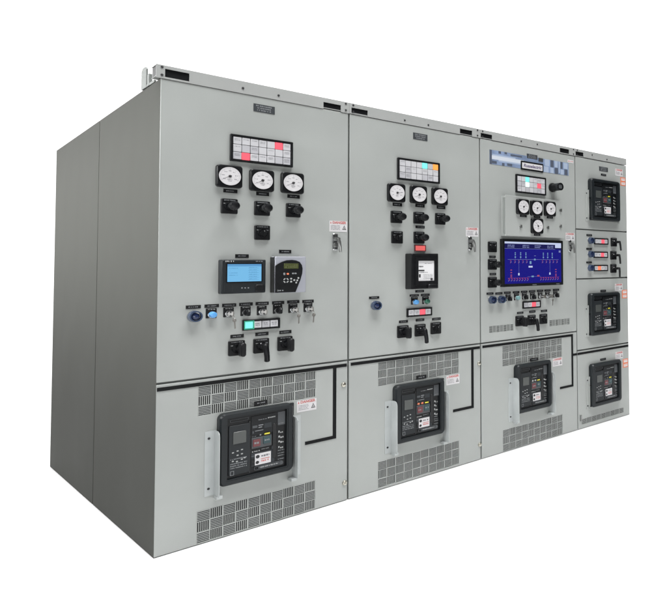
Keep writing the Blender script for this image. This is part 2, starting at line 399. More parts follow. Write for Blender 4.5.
# ------------------------------------------------------------------ cabinets
LABELS = {
    1: 'grey switchgear cabinet with a pale blue touch screen beside a curved silver controller',
    2: 'grey switchgear cabinet with a square black relay and its white window under a red lamp',
    3: 'grey switchgear cabinet with a wide navy monitor under a raised box of four round meters',
    4: 'narrow grey switchgear cabinet at the far end holding three breakers stacked above each other',
}
ROOT = {}
for s in (1, 2, 3, 4):
    e = bpy.data.objects.new('switchgear_cabinet', None); COL.objects.link(e)
    e.location = ((XB[s - 1] + XB[s]) / 2, 0, 0); e['wx'], e['wy'], e['wz'] = e.location
    e.empty_display_size = 0.3
    e['label'] = LABELS[s]; e['category'] = 'switchgear cabinet'; e['group'] = 'switchgear cabinets joined in one line'
    ROOT[s] = e

Z0 = 0.0015           # just off the floor
def cabinet_shell(s):
    root = ROOT[s]; x0, x1 = XB[s - 1], XB[s]
    # carcass: top, back, inner walls and the front frame behind the doors
    b = MB()
    e = 0.004
    rear = H - 0.03
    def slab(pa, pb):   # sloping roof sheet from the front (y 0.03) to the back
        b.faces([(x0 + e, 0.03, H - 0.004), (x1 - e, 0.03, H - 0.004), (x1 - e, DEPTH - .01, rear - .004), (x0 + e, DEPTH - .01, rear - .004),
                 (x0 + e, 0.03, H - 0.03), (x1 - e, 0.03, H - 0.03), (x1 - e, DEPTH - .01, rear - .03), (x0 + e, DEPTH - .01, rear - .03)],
                [(0, 1, 2, 3), (7, 6, 5, 4), (0, 4, 5, 1), (2, 6, 7, 3), (1, 5, 6, 2), (3, 7, 4, 0)], PAINT_SHADED)
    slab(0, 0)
    b.box(x0 + e, x1 - e, DEPTH - 0.009, DEPTH, Z0, rear - 0.032, PAINT_SHADED)
    b.box(x0 + 0.03, x1 - 0.03, 0.04, DEPTH - 0.02, Z0, 0.03, FRAME)
    fr = MB()
    sheet(fr, x0 + 0.0005, x1 - 0.0005, Z0, H - 0.002, 0.022, 0.030, [(x0 + 0.05, x1 - 0.05, 0.05, 0.76), (x0 + 0.05, x1 - 0.05, 0.87, 2.22)] if s < 4 else
          [(x0 + 0.05, x1 - 0.05, 0.05, 0.58), (x0 + 0.05, x1 - 0.05, 0.72, 1.22), (x0 + .05, x1 - .05, 1.31, 1.64), (x0 + .05, x1 - .05, 1.74, 2.22)], FRAME)
    b.build('carcass', root, (x0, DEPTH / 2, 1.1))
    fr.build('front_frame', root, ((x0 + x1) / 2, 0.026, 1.1))
    # side sheets
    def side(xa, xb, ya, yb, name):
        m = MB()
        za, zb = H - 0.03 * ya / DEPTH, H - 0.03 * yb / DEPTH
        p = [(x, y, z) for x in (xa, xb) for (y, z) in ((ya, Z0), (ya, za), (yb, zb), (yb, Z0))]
        m.faces(p, [(0, 1, 2, 3), (7, 6, 5, 4), (0, 4, 5, 1), (1, 5, 6, 2), (2, 6, 7, 3), (3, 7, 4, 0)], PAINT_SHADED)
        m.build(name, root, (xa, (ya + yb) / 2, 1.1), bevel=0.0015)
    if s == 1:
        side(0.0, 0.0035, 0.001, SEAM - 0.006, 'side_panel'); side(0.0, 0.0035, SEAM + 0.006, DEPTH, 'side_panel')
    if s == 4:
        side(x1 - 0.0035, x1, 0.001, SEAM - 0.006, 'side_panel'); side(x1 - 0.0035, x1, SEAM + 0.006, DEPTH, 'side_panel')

def vent_cells(mb, v, rows, cols, y):
    """basket-weave louvre: alternating cells of upright and level bars standing in the door's opening"""
    cx, cz, w, h = v
    x0, z1 = cx - w / 2, cz + h / 2
    cw, ch = w / cols, h / rows
    for r in range(rows):
        for c in range(cols):
            a, b = x0 + c * cw, x0 + (c + 1) * cw; t, d = z1 - r * ch, z1 - (r + 1) * ch
            g = 0.0038
            # web round the cell
            n = 6
            if (r + c) % 2 == 0:      # level slots
                k = (ch - g) / n
                for i in range(n):
                    zz = d + g / 2 + k * i
                    mb.box(a + g / 2, b - g / 2, y, y + 0.002, zz + k * 0.60, zz + k, PAINT)
            else:
                k = (cw - g) / n
                for i in range(n):
                    xx = a + g / 2 + k * i
                    mb.box(xx + k * 0.62, xx + k, y, y + 0.002, d + g / 2, t - g / 2, PAINT)
    g = 0.0038
    for c in range(cols + 1):
        x = x0 + c * cw
        mb.box(max(x - g / 2, x0), min(x + g / 2, x0 + w), y - 0.0004, y + 0.0024, z1 - h, z1, PAINT)
    for r in range(rows + 1):
        z = z1 - r * ch
        for c in range(cols):
            mb.box(x0 + c * cw + g / 2, x0 + (c + 1) * cw - g / 2, y - 0.0004, y + 0.0024, max(z - g / 2, z1 - h), min(z + g / 2, z1), PAINT)
    mb.box(x0 + 0.0005, x0 + w - 0.0005, y + 0.012, y + 0.014, z1 - h + 0.0005, z1 - 0.0005, VOID)

def door(s, name, x0, x1, z0, z1, vents=()):
    m = MB()
    holes = []
    for v, r, c in vents:
        cx, cz, w, h = v; holes.append((cx - w / 2, cx + w / 2, cz - h / 2, cz + h / 2))
    sheet(m, x0, x1, z0, z1, 0.0, 0.016, holes, PAINT)
    m.build(name, ROOT[s], ((x0 + x1) / 2, 0, (z0 + z1) / 2), bevel=0.0022, seg=3, merge=True)
    for v, r, c in vents:
        g = MB(); vent_cells(g, v, r, c, 0.0012)
        g.build('vent_grille', ROOT[s], (v[0], 0, v[1]))

def rail(s, slots, hole_pts):
    root = ROOT[s]; x0, x1 = XB[s - 1] + 0.0006, XB[s] - 0.0006
    if s == 1: x0 = -0.018
    m = MB()
    sl = [(a - w / 2, a + w / 2, b - h / 2, b + h / 2) for a, b, w, h in slots]
    sheet(m, x0, x1, RAIL0, RAIL1, -0.004, 0.0, sl, RAIL)
    m.box(x0, x1, 0.0, 0.075, RAIL1 - 0.004, RAIL1 - 0.0003, RAIL)
    m.box(x0, x1, 0.0, 0.075, RAIL0 + 0.0003, RAIL0 + 0.004, RAIL)
    ob = m.build('top_rail', root, ((x0 + x1) / 2, 0, RAIL0), bevel=0.001, seg=1)
    i = MB()
    for a, b, c, d in sl:
        i.box(a - 0.006, b + 0.006, 0.003, 0.0065, max(c - 0.005, RAIL0 + .005), min(d + 0.005, RAIL1 - .005), BLACK)  # black sheet set behind each slot
        i.build('slot_backing', ob, ((a + b) / 2, 0.004, (c + d) / 2)); i = MB()
    pts = list(hole_pts) + [(x0 + 0.022, RAIL1 - 0.010), (x0 + 0.022, RAIL0 + 0.010)] + ([(x1 - 0.020, RAIL1 - 0.010), (x1 - 0.020, RAIL0 + 0.010)] if s < 4 else [])
    for a, b in pts:
        i = MB(); i.cyl(a, b, 0.0052, 0.0058, -0.0075, -0.004, INK, 16)
        i.build('rail_screw', ob, (a, -0.005, b))
    if s == 1:      # black sheet for the shade in the rail's open end; light lifting tab behind
        i = MB(); i.box(x0 + 0.003, x0 + 0.006, 0.004, 0.070, RAIL0 + 0.006, RAIL1 - 0.006, BLACK)
        i.build('rail_end_shade', ob, (x0, 0.03, RAIL0 + .03))
        t = MB()
        pr = [(0.235, H + .0005), (0.320, H + .0005), (0.320, H + .092), (0.300, H + .108), (0.250, H + .108), (0.235, H + .096)]
        n = len(pr); t.faces([(-.003, y, z) for y, z in pr] + [(.004, y, z) for y, z in pr], [tuple(range(n)), tuple(n + i for i in reversed(range(n)))] + [(i, n + i, n + (i + 1) % n, (i + 1) % n) for i in range(n)], FRAME)
        t.box(0.004, 0.060, 0.240, 0.315, H + 0.0005, H + 0.006, FRAME)
        t.box(-.003, 0.010, 0.185, 0.215, H + 0.0005, H + 0.060, FRAME); t.box(-.002, 0.006, 0.10, 0.235, H + 0.0005, H + 0.012, FRAME)
        t.build('lifting_bracket', root, (0.0, 0.3, H))

def tape(s, pts, w=0.0175):
    """raised black bus strip on the doors: rectangles given by (x0, x1, z0, z1)"""
    m = MB()
    for a in pts: m.box(a[0], a[1], -0.003, 0.0008, a[2], a[3], TAPE)
    m.build('mimic_bus_strip', ROOT[s], (pts[0][0], -0.002, pts[0][2]))

def name_label(s, l, y=0.0, name='engraved_label', parent=None, rows=1):
    cx, cz, w, h = l
    m = MB(); m.box(cx - w / 2, cx + w / 2, y - 0.0022, y + 0.0004, cz - h / 2, cz + h / 2, BLACK if rows == 1 else PLATE)
    if rows == 1:
        m.words(cx - w * random.uniform(.28, .38), cx + w * random.uniform(.28, .38), cz, h * 0.30, y - 0.0026, ENGRDIM)
    else:
        for k in range(rows):
            q = w * random.uniform(.30, .42)
            m.words(cx - q, cx + q, cz + h * (0.28 - 0.56 * k / max(rows - 1, 1)), h * 0.17, y - 0.0026, ENGRDIM)
    return m.build(name, parent or ROOT[s], (cx, y, cz))

def meter(s, l, y=0.0, needle=215, small=False):
    cx, cz = l[0], l[1]; w, h = 0.112, 0.117
    m = MB()
    m.prism(rr(cx, cz, w, h, 0.014), y - 0.022, y + 0.0005, BLACK, inset=0.004)
    o = m.build('panel_meter', ROOT[s], (cx, y, cz))
    d = MB(); yf = y - 0.0235
    d.cyl(cx, cz + 0.001, 0.0475, 0.049, yf, y - 0.021, DIALW, 48)
    R = 0.0475
    for k in range(31):      # scale divisions over 240 degrees
        a = math.radians(210 - 240 * k / 30)
        big = k % 5 == 0
        r0, r1 = R * (0.76 if big else 0.82), R * 0.90
        ca, sa = math.cos(a), math.sin(a); t = 0.0006 if big else 0.00035
        d.face([(cx + r0 * ca + t * sa, yf - .0004, cz + r0 * sa - t * ca), (cx + r1 * ca + t * sa, yf - .0004, cz + r1 * sa - t * ca),
                (cx + r1 * ca - t * sa, yf - .0004, cz + r1 * sa + t * ca), (cx + r0 * ca - t * sa, yf - .0004, cz + r0 * sa + t * ca)], GREYINK)
        if big:
            r2 = R * 0.60
            d.words(cx + r2 * ca - 0.0055, cx + r2 * ca + 0.0055, cz + r2 * sa, 0.0045, yf - .0004, GREYINK)
    d.words(cx - 0.011, cx + 0.011, cz - 0.018, 0.004, yf - .0004, GREYINK)
    d.words(cx - 0.008, cx + 0.008, cz - 0.025, 0.003, yf - .0004, GREYINK)
    d.build('dial', o, (cx, yf, cz))
    n = MB(); a = math.radians(needle); ca, sa = math.cos(a), math.sin(a)
    L, t = 0.038, 0.0021
    n.faces([(cx - .008 * ca + t * sa, yf - .003, cz - .008 * sa - t * ca), (cx + L * ca, yf - .003, cz + L * sa), (cx - .008 * ca - t * sa, yf - .003, cz - .008 * sa + t * ca)], [(0, 1, 2)], INK)
    n.cyl(cx, cz, 0.0062, 0.0068, yf - 0.004, yf, INK, 20)
    n.build('needle', o, (cx, yf, cz))
    rim = MB(); rim.ring([(cx + .0515 * math.cos(q), cz + .001 + .0515 * math.sin(q)) for q in [2 * math.pi * i / 40 for i in range(40)]],
                         [(cx + .0488 * math.cos(q), cz + .001 + .0488 * math.sin(q)) for q in [2 * math.pi * i / 40 for i in range(40)]], yf - .0012, y - .021, y - .021, BLACKGLOSS)
    rim.build('glass_rim', o, (cx, yf, cz))
    return o

def annunciator(s, l, lit):
    cx, cz, w, h = l; w, h = 0.292, 0.142
    yb = -0.013
    m = MB(); m.ring(rr(cx, cz, w, h, 0.003, 2), rr(cx, cz, w - 0.018, h - 0.018, 0.001, 2), yb - .002, 0.0005, -0.004, BLACK)
    m.box(cx - w / 2 + .009, cx + w / 2 - .009, -0.0036, 0.0003, cz - h / 2 + .009, cz + h / 2 - .009, BLACK)
    o = m.build('annunciator', ROOT[s], (cx, yb, cz), bevel=0.0012, seg=1)
    iw, ih = w - 0.022, h - 0.022
    for r in range(3):
        for c in range(7):
            x = cx - iw / 2 + iw * (c + .5) / 7; z = cz + ih / 2 - ih * (r + .5) / 3
            mt = lit.get((r, c), TILE if random.random() < .75 else TILE2)
            t = MB(); t.prism(rr(x, z, iw / 7 - 0.0028, ih / 3 - 0.0028, 0.0012, 2), yb + .0005, -0.004, mt, inset=0.0008)
            if random.random() < (0.65 if s == 1 else 0.45) and (r, c) not in lit:
                for q in range(random.choice((1, 2, 2, 3))):
                    t.words(x - 0.012, x + 0.012, z + 0.008 - 0.007 * q, 0.0032, yb, GREYINK)
            t.build('indicator_window', o, (x, yb, z))
    return o

def status_panel(s, l, cells, rim=False):
    cx, cz, w, h = l; w, h = (0.173, 0.056)
    m = MB(); m.ring(rr(cx, cz, w, h, 0.002, 2), rr(cx, cz, w - 0.016, h - 0.018, 0.001, 2), -0.012, 0.0005, -0.003, BLACK)
    m.box(cx - w / 2 + .007, cx + w / 2 - .007, -0.0028, 0.0003, cz - h / 2 + .008, cz + h / 2 - .008, BLACK)
    o = m.build('status_light_panel', ROOT[s], (cx, -0.01, cz), bevel=0.001, seg=1)
    iw = w - 0.018; n = len(cells)
    for i, mt in enumerate(cells):
        x = cx - iw / 2 + iw * (i + .5) / n
        t = MB(); t.prism(rr(x, cz, iw / n - 0.003, h - 0.021, 0.0015, 2), -0.0105, -0.003, mt, inset=0.0008)
        if mt in (TILE, TILE2):
            t.words(x - 0.011, x + 0.011, cz + 0.005, 0.005, -0.011, GREYINK); t.words(x - 0.009, x + 0.009, cz - 0.004, 0.005, -0.011, GREYINK)
        t.build('status_light', o, (x, -0.01, cz))
    if rim:
        x = cx - iw / 2 + iw * .5 / n
        g = MB(); g.ring(rr(x, cz, iw / n + .007, h - 0.010, .002, 2), rr(x, cz, iw / n - .001, h - 0.018, .001, 2), -0.0128, -0.009, -0.009, LITGREEN)
        g.build('green_rim', o, (x, -.012, cz))
    return o

def rotary_switch(s, l, kind, turn=0):
    cx, cz = l[0], l[1]; w, h = 0.071, 0.078
    m = MB()
    m.prism(rr(cx, cz, w, h, 0.006), -0.014, 0.0005, BLACK, inset=0.002)
    m.words(cx - 0.024, cx + 0.024, cz + 0.031, 0.005, -0.0145, ENGRDIM)
    m.words(cx - 0.027, cx - 0.012, cz + 0.014, 0.004, -0.0145, ENGR); m.words(cx + 0.014, cx + 0.027, cz + 0.014, 0.004, -0.0145, ENGRDIM)
    o = m.build('rotary_switch', ROOT[s], (cx, 0, cz))
    k = MB()
    k.cyl(cx, cz - 0.002, 0.021, 0.024, -0.022, -0.014, BLACKGLOSS, 28)
    if kind == 'ball':        # round fluted knob on a stem
        k.cyl(cx, cz - 0.002, 0.012, 0.014, -0.056, -0.022, BLACK, 20)
        n = 36
        pro = [(0.013, -0.054), (0.0205, -0.060), (0.0222, -0.068), (0.0222, -0.086), (0.0185, -0.095), (0.010, -0.098)]
        rings = [[(cx + r * (1 + .05 * (i % 3 == 0)) * math.cos(2 * math.pi * i / n), y, cz - .002 + r * (1 + .05 * (i % 3 == 0)) * math.sin(2 * math.pi * i / n)) for i in range(n)] for r, y in pro]
        pts = [p for g in rings for p in g]
        fs = [(j * n + i, j * n + (i + 1) % n, (j + 1) * n + (i + 1) % n, (j + 1) * n + i) for j in range(len(pro) - 1) for i in range(n)]
        fs.append(tuple((len(pro) - 1) * n + i for i in range(n)))
        k.faces(pts, fs, BLACK)
        k.quad(cx - 0.006, cz + 0.003, 0.006, 0.012, -0.0224, WHITE)
    elif kind == 'knob':      # flat oval grip standing upright
        k.cyl(cx + .006, cz - 0.004, 0.012, 0.014, -0.045, -0.022, BLACK, 20)
        k.prism(rr(cx + .008, cz - 0.006, 0.024, 0.072, 0.0118, 6), -0.082, -0.044, BLACK, inset=0.005)
    elif kind == 'pistol':    # pistol grip hanging down from the hub
        k.cyl(cx, cz - 0.002, 0.014, 0.016, -0.058, -0.022, BLACK, 20)
        k.tube([(cx, -0.062, cz + .014), (cx, -0.064, cz + 0.004), (cx + .002, -0.070, cz - 0.020), (cx + .003, -0.076, cz - 0.050), (cx + .003, -0.078, cz - 0.078), (cx + .003, -0.078, cz - .082)],
               0.013, BLACK, 14, [0.007, 0.014, 0.013, 0.0125, 0.0125, 0.007])
        k.disc(cx - 0.006, cz + 0.012, 0.004, -0.0224, WHITE, 12)
    elif kind == 'ell':       # long stem with a bent lever
        k.cyl(cx, cz, 0.010, 0.012, -0.080, -0.022, BLACK, 16)
        a = math.radians(turn); dx, dz = math.sin(a), -math.cos(a)
        k.tube([(cx - .008 * dx, -0.080, cz - .008 * dz), (cx, -0.080, cz), (cx + .03 * dx, -0.083, cz + .03 * dz), (cx + .078 * dx, -0.083, cz + .078 * dz)], 0.009, BLACK, 12, [0.006, 0.010, 0.009, 0.008])
        k.disc(cx - 0.010, cz + 0.010, 0.005, -0.0224, WHITE, 12)
    else:                     # low pointer knob
        k.cyl(cx, cz - 0.002, 0.015, 0.017, -0.034, -0.022, BLACK, 24)
        k.box(cx - 0.004, cx + 0.004, -0.040, -0.034, cz - 0.018, cz + 0.012, BLACK)
        k.quad(cx, cz + 0.008, 0.002, 0.007, -0.0404, ENGR)
    k.build('switch_handle', o, (cx, -0.02, cz))
    return o

def key_shape(m, x, y, z, L, tilt=0.0):
    """a small flat key hanging with its bow at the top"""
    ca, sa = math.cos(tilt), math.sin(tilt)
    def T(a, b): return (x + a * ca + b * sa, z - a * sa + b * ca)
    bow = [T(0.009 * math.cos(q), -0.009 + 0.010 * math.sin(q)) for q in [2 * math.pi * i / 14 for i in range(14)]]
    m.prism(bow, y - .0012, y + .0012, KEYM)
    m.prism([T(-.0028, -L), T(.0010, -L), T(.0036, -L + .006), T(.0028, -.017), T(-.0028, -.017)], y - .001, y + .001, KEYM)

def operator(s, l, kind):
    cx, cz = l[0], l[1]
    names = {'guard': 'guarded_push_button', 'bluelit': 'illuminated_push_button', 'greenlit': 'illuminated_push_button', 'clearlit': 'illuminated_push_button',
             'key': 'key_switch', 'keydown': 'key_switch', 'selector': 'selector_switch'}
    m = MB()
    if kind == 'guard':
        m.cyl(cx, cz, 0.026, 0.030, -0.010, 0.0005, CHROME, 32)
        o = m.build(names[kind], ROOT[s], (cx, 0, cz))
        g = MB(); n = 36
        circ = lambda r: [(cx + r * math.cos(2 * math.pi * i / n), cz + r * math.sin(2 * math.pi * i / n)) for i in range(n)]
        g.ring(circ(0.0265), circ(0.0205), -0.036, -0.010, -0.012, BLUEGUARD, back=circ(0.0295))
        g.build('guard_collar', o, (cx, -.02, cz))
        c = MB(); c.cyl(cx, cz, 0.017, 0.019, -0.026, -0.010, BLUECAP, 28); c.dome(cx, cz, 0.017, -0.026, 0.006, BLUECAP)
        c.build('button_cap', o, (cx, -.02, cz)); return o
    # square legend plate behind the operator
    m.prism(rr(cx - .002, cz + 0.008, 0.045, 0.050, 0.003, 3), -0.0035, 0.0005, BLACK, inset=0.0008)
    m.words(cx - 0.016, cx + 0.014, cz + 0.0275, 0.0045, -0.0039, ENGR)
    o = m.build(names[kind], ROOT[s], (cx, 0, cz))
    r = MB(); r.cyl(cx, cz, 0.0185, 0.0205, -0.014, -0.0035, CHROME, 28)
    if kind in ('bluelit', 'greenlit', 'clearlit'):
        r.build('chrome_ring', o, (cx, -.01, cz))
        c = MB(); mt = {'bluelit': BLUELIT, 'greenlit': GREENCAP, 'clearlit': TEALCAP}[kind]
        c.cyl(cx, cz, 0.0150, 0.0162, -0.030, -0.014, mt, 28); c.dome(cx, cz, 0.015, -0.030, 0.004, mt)
        c.build('button_cap', o, (cx, -.03, cz))
    elif kind == 'selector':
        r.build('chrome_ring', o, (cx, -.01, cz))
        c = MB(); c.cyl(cx, cz, 0.0155, 0.017, -0.020, -0.014, BLACK, 28)
        c.prism(rr(cx + .001, cz, 0.016, 0.034, 0.006, 4), -0.040, -0.020, BLACK, inset=0.002)
        c.quad(cx + .001, cz + 0.010, 0.002, 0.010, -0.0404, ENGR)
        c.build('selector_knob', o, (cx, -.03, cz))
    else:
        r.cyl(cx, cz, 0.014, 0.0165, -0.030, -0.014, CHROME, 28)
        r.build('lock_barrel', o, (cx, -.02, cz))
        k = MB()      # key left in the lock, seen edge-on
        k.box(cx - 0.0014, cx + 0.0014, -0.046, -0.030, cz - 0.004, cz + 0.004, KEYM)
        k.prism(rr(cx, cz, 0.0035, 0.026, 0.001, 2), -0.066, -0.044, KEYM, inset=.0005)
        k.build('lock_key', o, (cx, -.05, cz))
        if kind == 'keydown':
            g = MB(); key_shape(g, cx + 0.006, -0.058, cz - 0.024, 0.052, random.uniform(-.12, .12))
            th = [2 * math.pi * i / 16 for i in range(17)]
            g.tube([(cx + 0.004 + .004 * math.sin(t), -0.058 + .006 * math.cos(t), cz - 0.018 + 0.013 * math.cos(t)) for t in th], 0.0009, KEYM, 6)
            g.build('hanging_key', o, (cx, -.058, cz - .03))
    return o

def warning_label(s, l, y=0.0):
    cx, cz, w, h = l; w, h = 0.100, 0.064
    m = MB(); m.box(cx - w / 2, cx + w / 2, y - 0.0010, y + .0003, cz - h / 2, cz + h / 2, LABELW)
    zt = cz + h * 0.34
    yy = y - 0.0014
    m.face([(cx - w * .46, yy, zt - h * .10), (cx - w * .38, yy, zt - h * .10), (cx - w * .42, yy, zt + h * .11)], REDINK)
    x = cx - w * .44
    a, b = cx + w * .22, cx + w * .44          # hazard triangle
    zb = cz - h * .30; zz = cz + h * .12
    m.faces([(a, yy, zb), (b, yy, zb), ((a + b) / 2, yy, zz), (a + .0045, yy, zb + .003), (b - .0045, yy, zb + .003), ((a + b) / 2, yy, zz - .006)],
            [(0, 1, 4, 3), (1, 2, 5, 4), (2, 0, 3, 5)], INK)
    m.quad((a + b) / 2, zb + .008, 0.003, 0.009, yy, INK)
    for k in range(4):
        m.words(cx - w * .42, cx + w * random.uniform(.02, .14), cz + h * (.06 - .12 * k), h * .06, yy, GREYINK)
    o = m.build('warning_label', ROOT[s], (cx, y, cz))
    text_mesh('DANGER', 0.020, REDINK, 'warning_lettering', o, (cx + w * .05, yy - .0002, zt), width=w * .76, bold=.0006)
    return o

def door_handle(s, c):
    x, z = c; x += 0.0
    m = MB()
    m.prism(rr(x - 0.018, z + .010, 0.030, 0.098, 0.008), -0.012, 0.0005, CHROME, inset=0.003)
    m.box(x - .034, x + .010, -.010, .0005, z + .018, z + .034, CHROME)
    m.cyl(x - .018, z - .008, 0.012, 0.014, -0.026, -0.011, DKSTEEL, 20)
    o = m.build('door_handle', ROOT[s], (x, 0, z))
    k = MB()
    k.tube([(x - 0.018, -0.012, z + .026), (x - 0.016, -0.040, z + .026)], 0.011, DKSTEEL, 14)
    k.tube([(x - 0.018, -0.044, z + .032), (x - 0.014, -0.047, z + .012), (x - 0.010, -0.050, z - .022), (x - 0.008, -0.050, z - 0.052)], 0.008, DKSTEEL, 10, [.007, .0095, .0085, .0065])
    k.build('lever', o, (x, -.04, z))
    return o

def breaker(s, cx, cz, w=0.335, h=0.365):
    """draw-out breaker: moulded bezel round a recessed control face"""
    yf = -0.044; y0 = yf + 0.020                 # bezel front, control face
    ww, wh = w * 0.805, h * 0.845
    wx, wz = cx, cz + h * 0.004
    m = MB()
    outer, back, inner = rr(cx, cz, w - .014, h - .014, .020, 6), rr(cx, cz, w, h, .026, 6), rr(wx, wz, ww + .012, wh + .012, .008, 6)
    win = rr(wx, wz, ww, wh, .005, 6)
    m.ring(outer, inner, yf, yf + .010, yf + .003, CHAR, back=back)
    m.ring(back, back, yf + .010, 0.0005, yf + .010, CHAR)
    m.ring(inner, win, yf + .003, yf + .003, y0 + .001, CHAR)
    for dz in (-.46, .02):                       # latch ears on the left edge
        m.box(cx - w / 2 - .010, cx - w / 2 + .004, -.030, -.022, cz + h * dz - .006, cz + h * dz + .006, BLACK)
    m.box(cx + w / 2 - .002, cx + w / 2 + .012, -.012, .0005, cz + h * .30, cz + h * .5 - .006, CHAR)
    o = m.build('circuit_breaker', ROOT[s], (cx, 0, cz), angle=40)
    X = lambda u: wx - ww / 2 + ww * u
    Z = lambda v: wz + wh / 2 - wh * v
    def blk(u0, u1, v0, v1, d, mt, name=None, mb=None, bev=.0012):
        b = mb or MB(); b.box(X(u0), X(u1), y0 - d, y0 + .0002, Z(v1), Z(v0), mt)
        if name: return b.build(name, o, (X((u0 + u1) / 2), y0 - d, Z((v0 + v1) / 2)), bevel=bev, seg=2)
        return b
    f = MB(); f.box(wx - ww / 2 - .002, wx + ww / 2 + .002, y0, y0 + .004, wz - wh / 2 - .002, wz + wh / 2 + .002, FACE)
    f.box(X(.40), X(.83), y0 - .004, y0, Z(.36), Z(.04), FACE2)
    f.words(X(.12), X(.36), Z(.165), .0085, y0 - .0006, ENGR); f.words(X(.30), X(.36), Z(.155), .014, y0 - .0007, ENGR)
    f.words(X(.52), X(.66), Z(.115), .0045, y0 - .0046, ENGRDIM); f.words(X(.68), X(.82), Z(.105), .0065, y0 - .0046, ENGR)
    f.words(X(.42), X(.50), Z(.385), .005, y0 - .0006, ENGRDIM)
    f.quad(X(.56), Z(.375), .007, .007, y0 - .0006, ENGR)
    f.words(X(.42), X(.56), Z(.640), .006, y0 - .0006, SCREEN_W if False else ENGR); f.words(X(.58), X(.72), Z(.625), .0045, y0 - .0006, ENGRDIM)
    for v0, v1, u0, u1 in ((.03, .05, .05, .36), (.98, .995, .04, .40)): f.quad(X((u0 + u1) / 2), Z((v0 + v1) / 2), ww * (u1 - u0), .0014, y0 - .0006, CHAR3)
    f.box(X(.36), X(.385), y0 - .006, y0, Z(.97), Z(.10), BLACKGLOSS)
    f.ring(rr(X(.205), Z(.06), ww * .30, wh * .045, .004, 3), rr(X(.205), Z(.06), ww * .285, wh * .035, .003, 3), y0 - .002, y0, y0, CHAR3)
    for v in (.71, .76, .80, .86): f.words(X(.865), X(.975), Z(v), .0045, y0 - .0006, ENGRDIM)
    f.cyl(X(.92), Z(.93), .009, .010, y0 - .006, y0, CHAR3, 18); f.cyl(X(.435), Z(.80), .007, .008, y0 - .006, y0, BLACKGLOSS, 16)
    for u0, u1, v0, v1, mt in ((.42, .50, .20, .24, CHAR3), (.52, .60, .20, .215, ENGRDIM), (.52, .58, .235, .25, ENGRDIM), (.62, .74, .19, .27, CHAR2), (.42, .44, .29, .33, CHAR3), (.46, .60, .29, .30, ENGRDIM),
                               (.405, .455, .70, .72, CHAR3), (.405, .455, .75, .86, FACE2), (.745, .79, .60, .66, CHAR2), (.06, .08, .20, .22, ENGR), (.24, .34, .22, .235, ENGRDIM)):
        f.box(X(u0), X(u1), y0 - .0052, y0 - .001, Z(v1), Z(v0), mt)
    f.build('faceplate', o, (wx, y0, wz))
    # trip unit
    t = MB(); t.prism(rr(X(.205), Z(.545), ww * .345, wh * .82, .006, 4), y0 - .007, y0 + .0002, TRIP, inset=.0015)
    yt = y0 - .0074
    for u, v in ((.10, .58), (.175, .565), (.175, .635), (.245, .555), (.245, .625), (.10, .72), (.165, .735), (.245, .715), (.29, .70)):
        t.prism(rr(X(u), Z(v), ww * .032, wh * .018, .001, 2), yt - .0010, yt + .001, ENGR, inset=.0004)
    for v in (.69, .765, .80, .835): t.words(X(.06), X(.33), Z(v), .0055, yt, ENGRDIM)
    t.words(X(.065), X(.075), Z(.78), .034, yt, ENGR)
    t.ring(rr(X(.09), Z(.915), .016, .022, .001, 2), rr(X(.09), Z(.915), .012, .018, .001, 2), yt, yt, yt, ENGRDIM)
    t.words(X(.36), X(.375), Z(.88), .03, y0 - .0006, ENGR)
    t.build('trip_unit', o, (X(.205), y0, Z(.545)))
    d = MB(); d.prism(rr(X(.205), Z(.345), ww * .215, wh * .20, .004, 4), yt - .003, yt + .001, LCDG, inset=.001)
    d.build('display', o, (X(.2), yt, Z(.345)))
    # push buttons
    blk(.405, .745, .405, .585, .006, CHAR3, 'button_block')
    b = blk(.425, .55, .435, .555, .010, REDBTN); b.words(X(.445), X(.53), Z(.495), .010, y0 - .0104, ENGRDIM); b.build('open_button', o, (X(.49), y0 - .01, Z(.495)), bevel=.001)
    b = blk(.60, .725, .415, .535, .010, GRNBTN); b.words(X(.62), X(.70), Z(.475), .010, y0 - .0104, ENGRDIM); b.build('close_button', o, (X(.66), y0 - .01, Z(.475)), bevel=.001)
    b = blk(.625, .715, .345, .385, .004, YELLOW); b.build('spring_flag', o, (X(.67), y0, Z(.365)))
    if s in (2, 3):
        b = MB()
        for u in (.46, .555): b.box(X(u - .025), X(u + .025), y0 - .0042, y0, Z(.385), Z(.35), ENGR if s == 3 else ORANGE)
        b.build('indicator_flag', o, (X(.5), y0, Z(.365)))
    # sticker over the racking door
    blk(.40, .80, .665, .885, .003, CHAR2, 'racking_cover')
    k = MB(); k.box(X(.465), X(.735), y0 - .0045, y0 - .0028, Z(.875), Z(.685), LABELW)
    k.disc(X(.51), Z(.735), .009, y0 - .005, INK, 16); k.disc(X(.505), Z(.83), .008, y0 - .005, INK, 16)
    k.words(X(.57), X(.71), Z(.735), .010, y0 - .005, GREYINK); k.quad(X(.64), Z(.785), ww * .15, .0035, y0 - .005, REDINK); k.words(X(.57), X(.71), Z(.82), .008, y0 - .005, REDINK)
    k.build('safety_sticker', o, (X(.6), y0, Z(.78)))
    # charging handle in its slot, symbols on the right
    g = MB(); g.prism(rr(X(.795), Z(.52), ww * .062, wh * .60, .008, 5), y0 - .0055, y0, BLACKGLOSS, inset=.001)
    g.build('pump_handle', o, (X(.795), y0, Z(.5)))
    g = MB(); g.ring(rr(X(.70), Z(.925), ww * .50, wh * .070, .010, 5), rr(X(.70), Z(.925), ww * .48, wh * .05, .007, 5), y0 - .005, y0, y0 - .002, CHAR3)
    g.prism(rr(X(.71), Z(.925), ww * .38, wh * .040, .004, 4), y0 - .0045, y0, CHAR3, inset=.001); g.words(X(.56), X(.86), Z(.925), .006, y0 - .0049, ENGR)
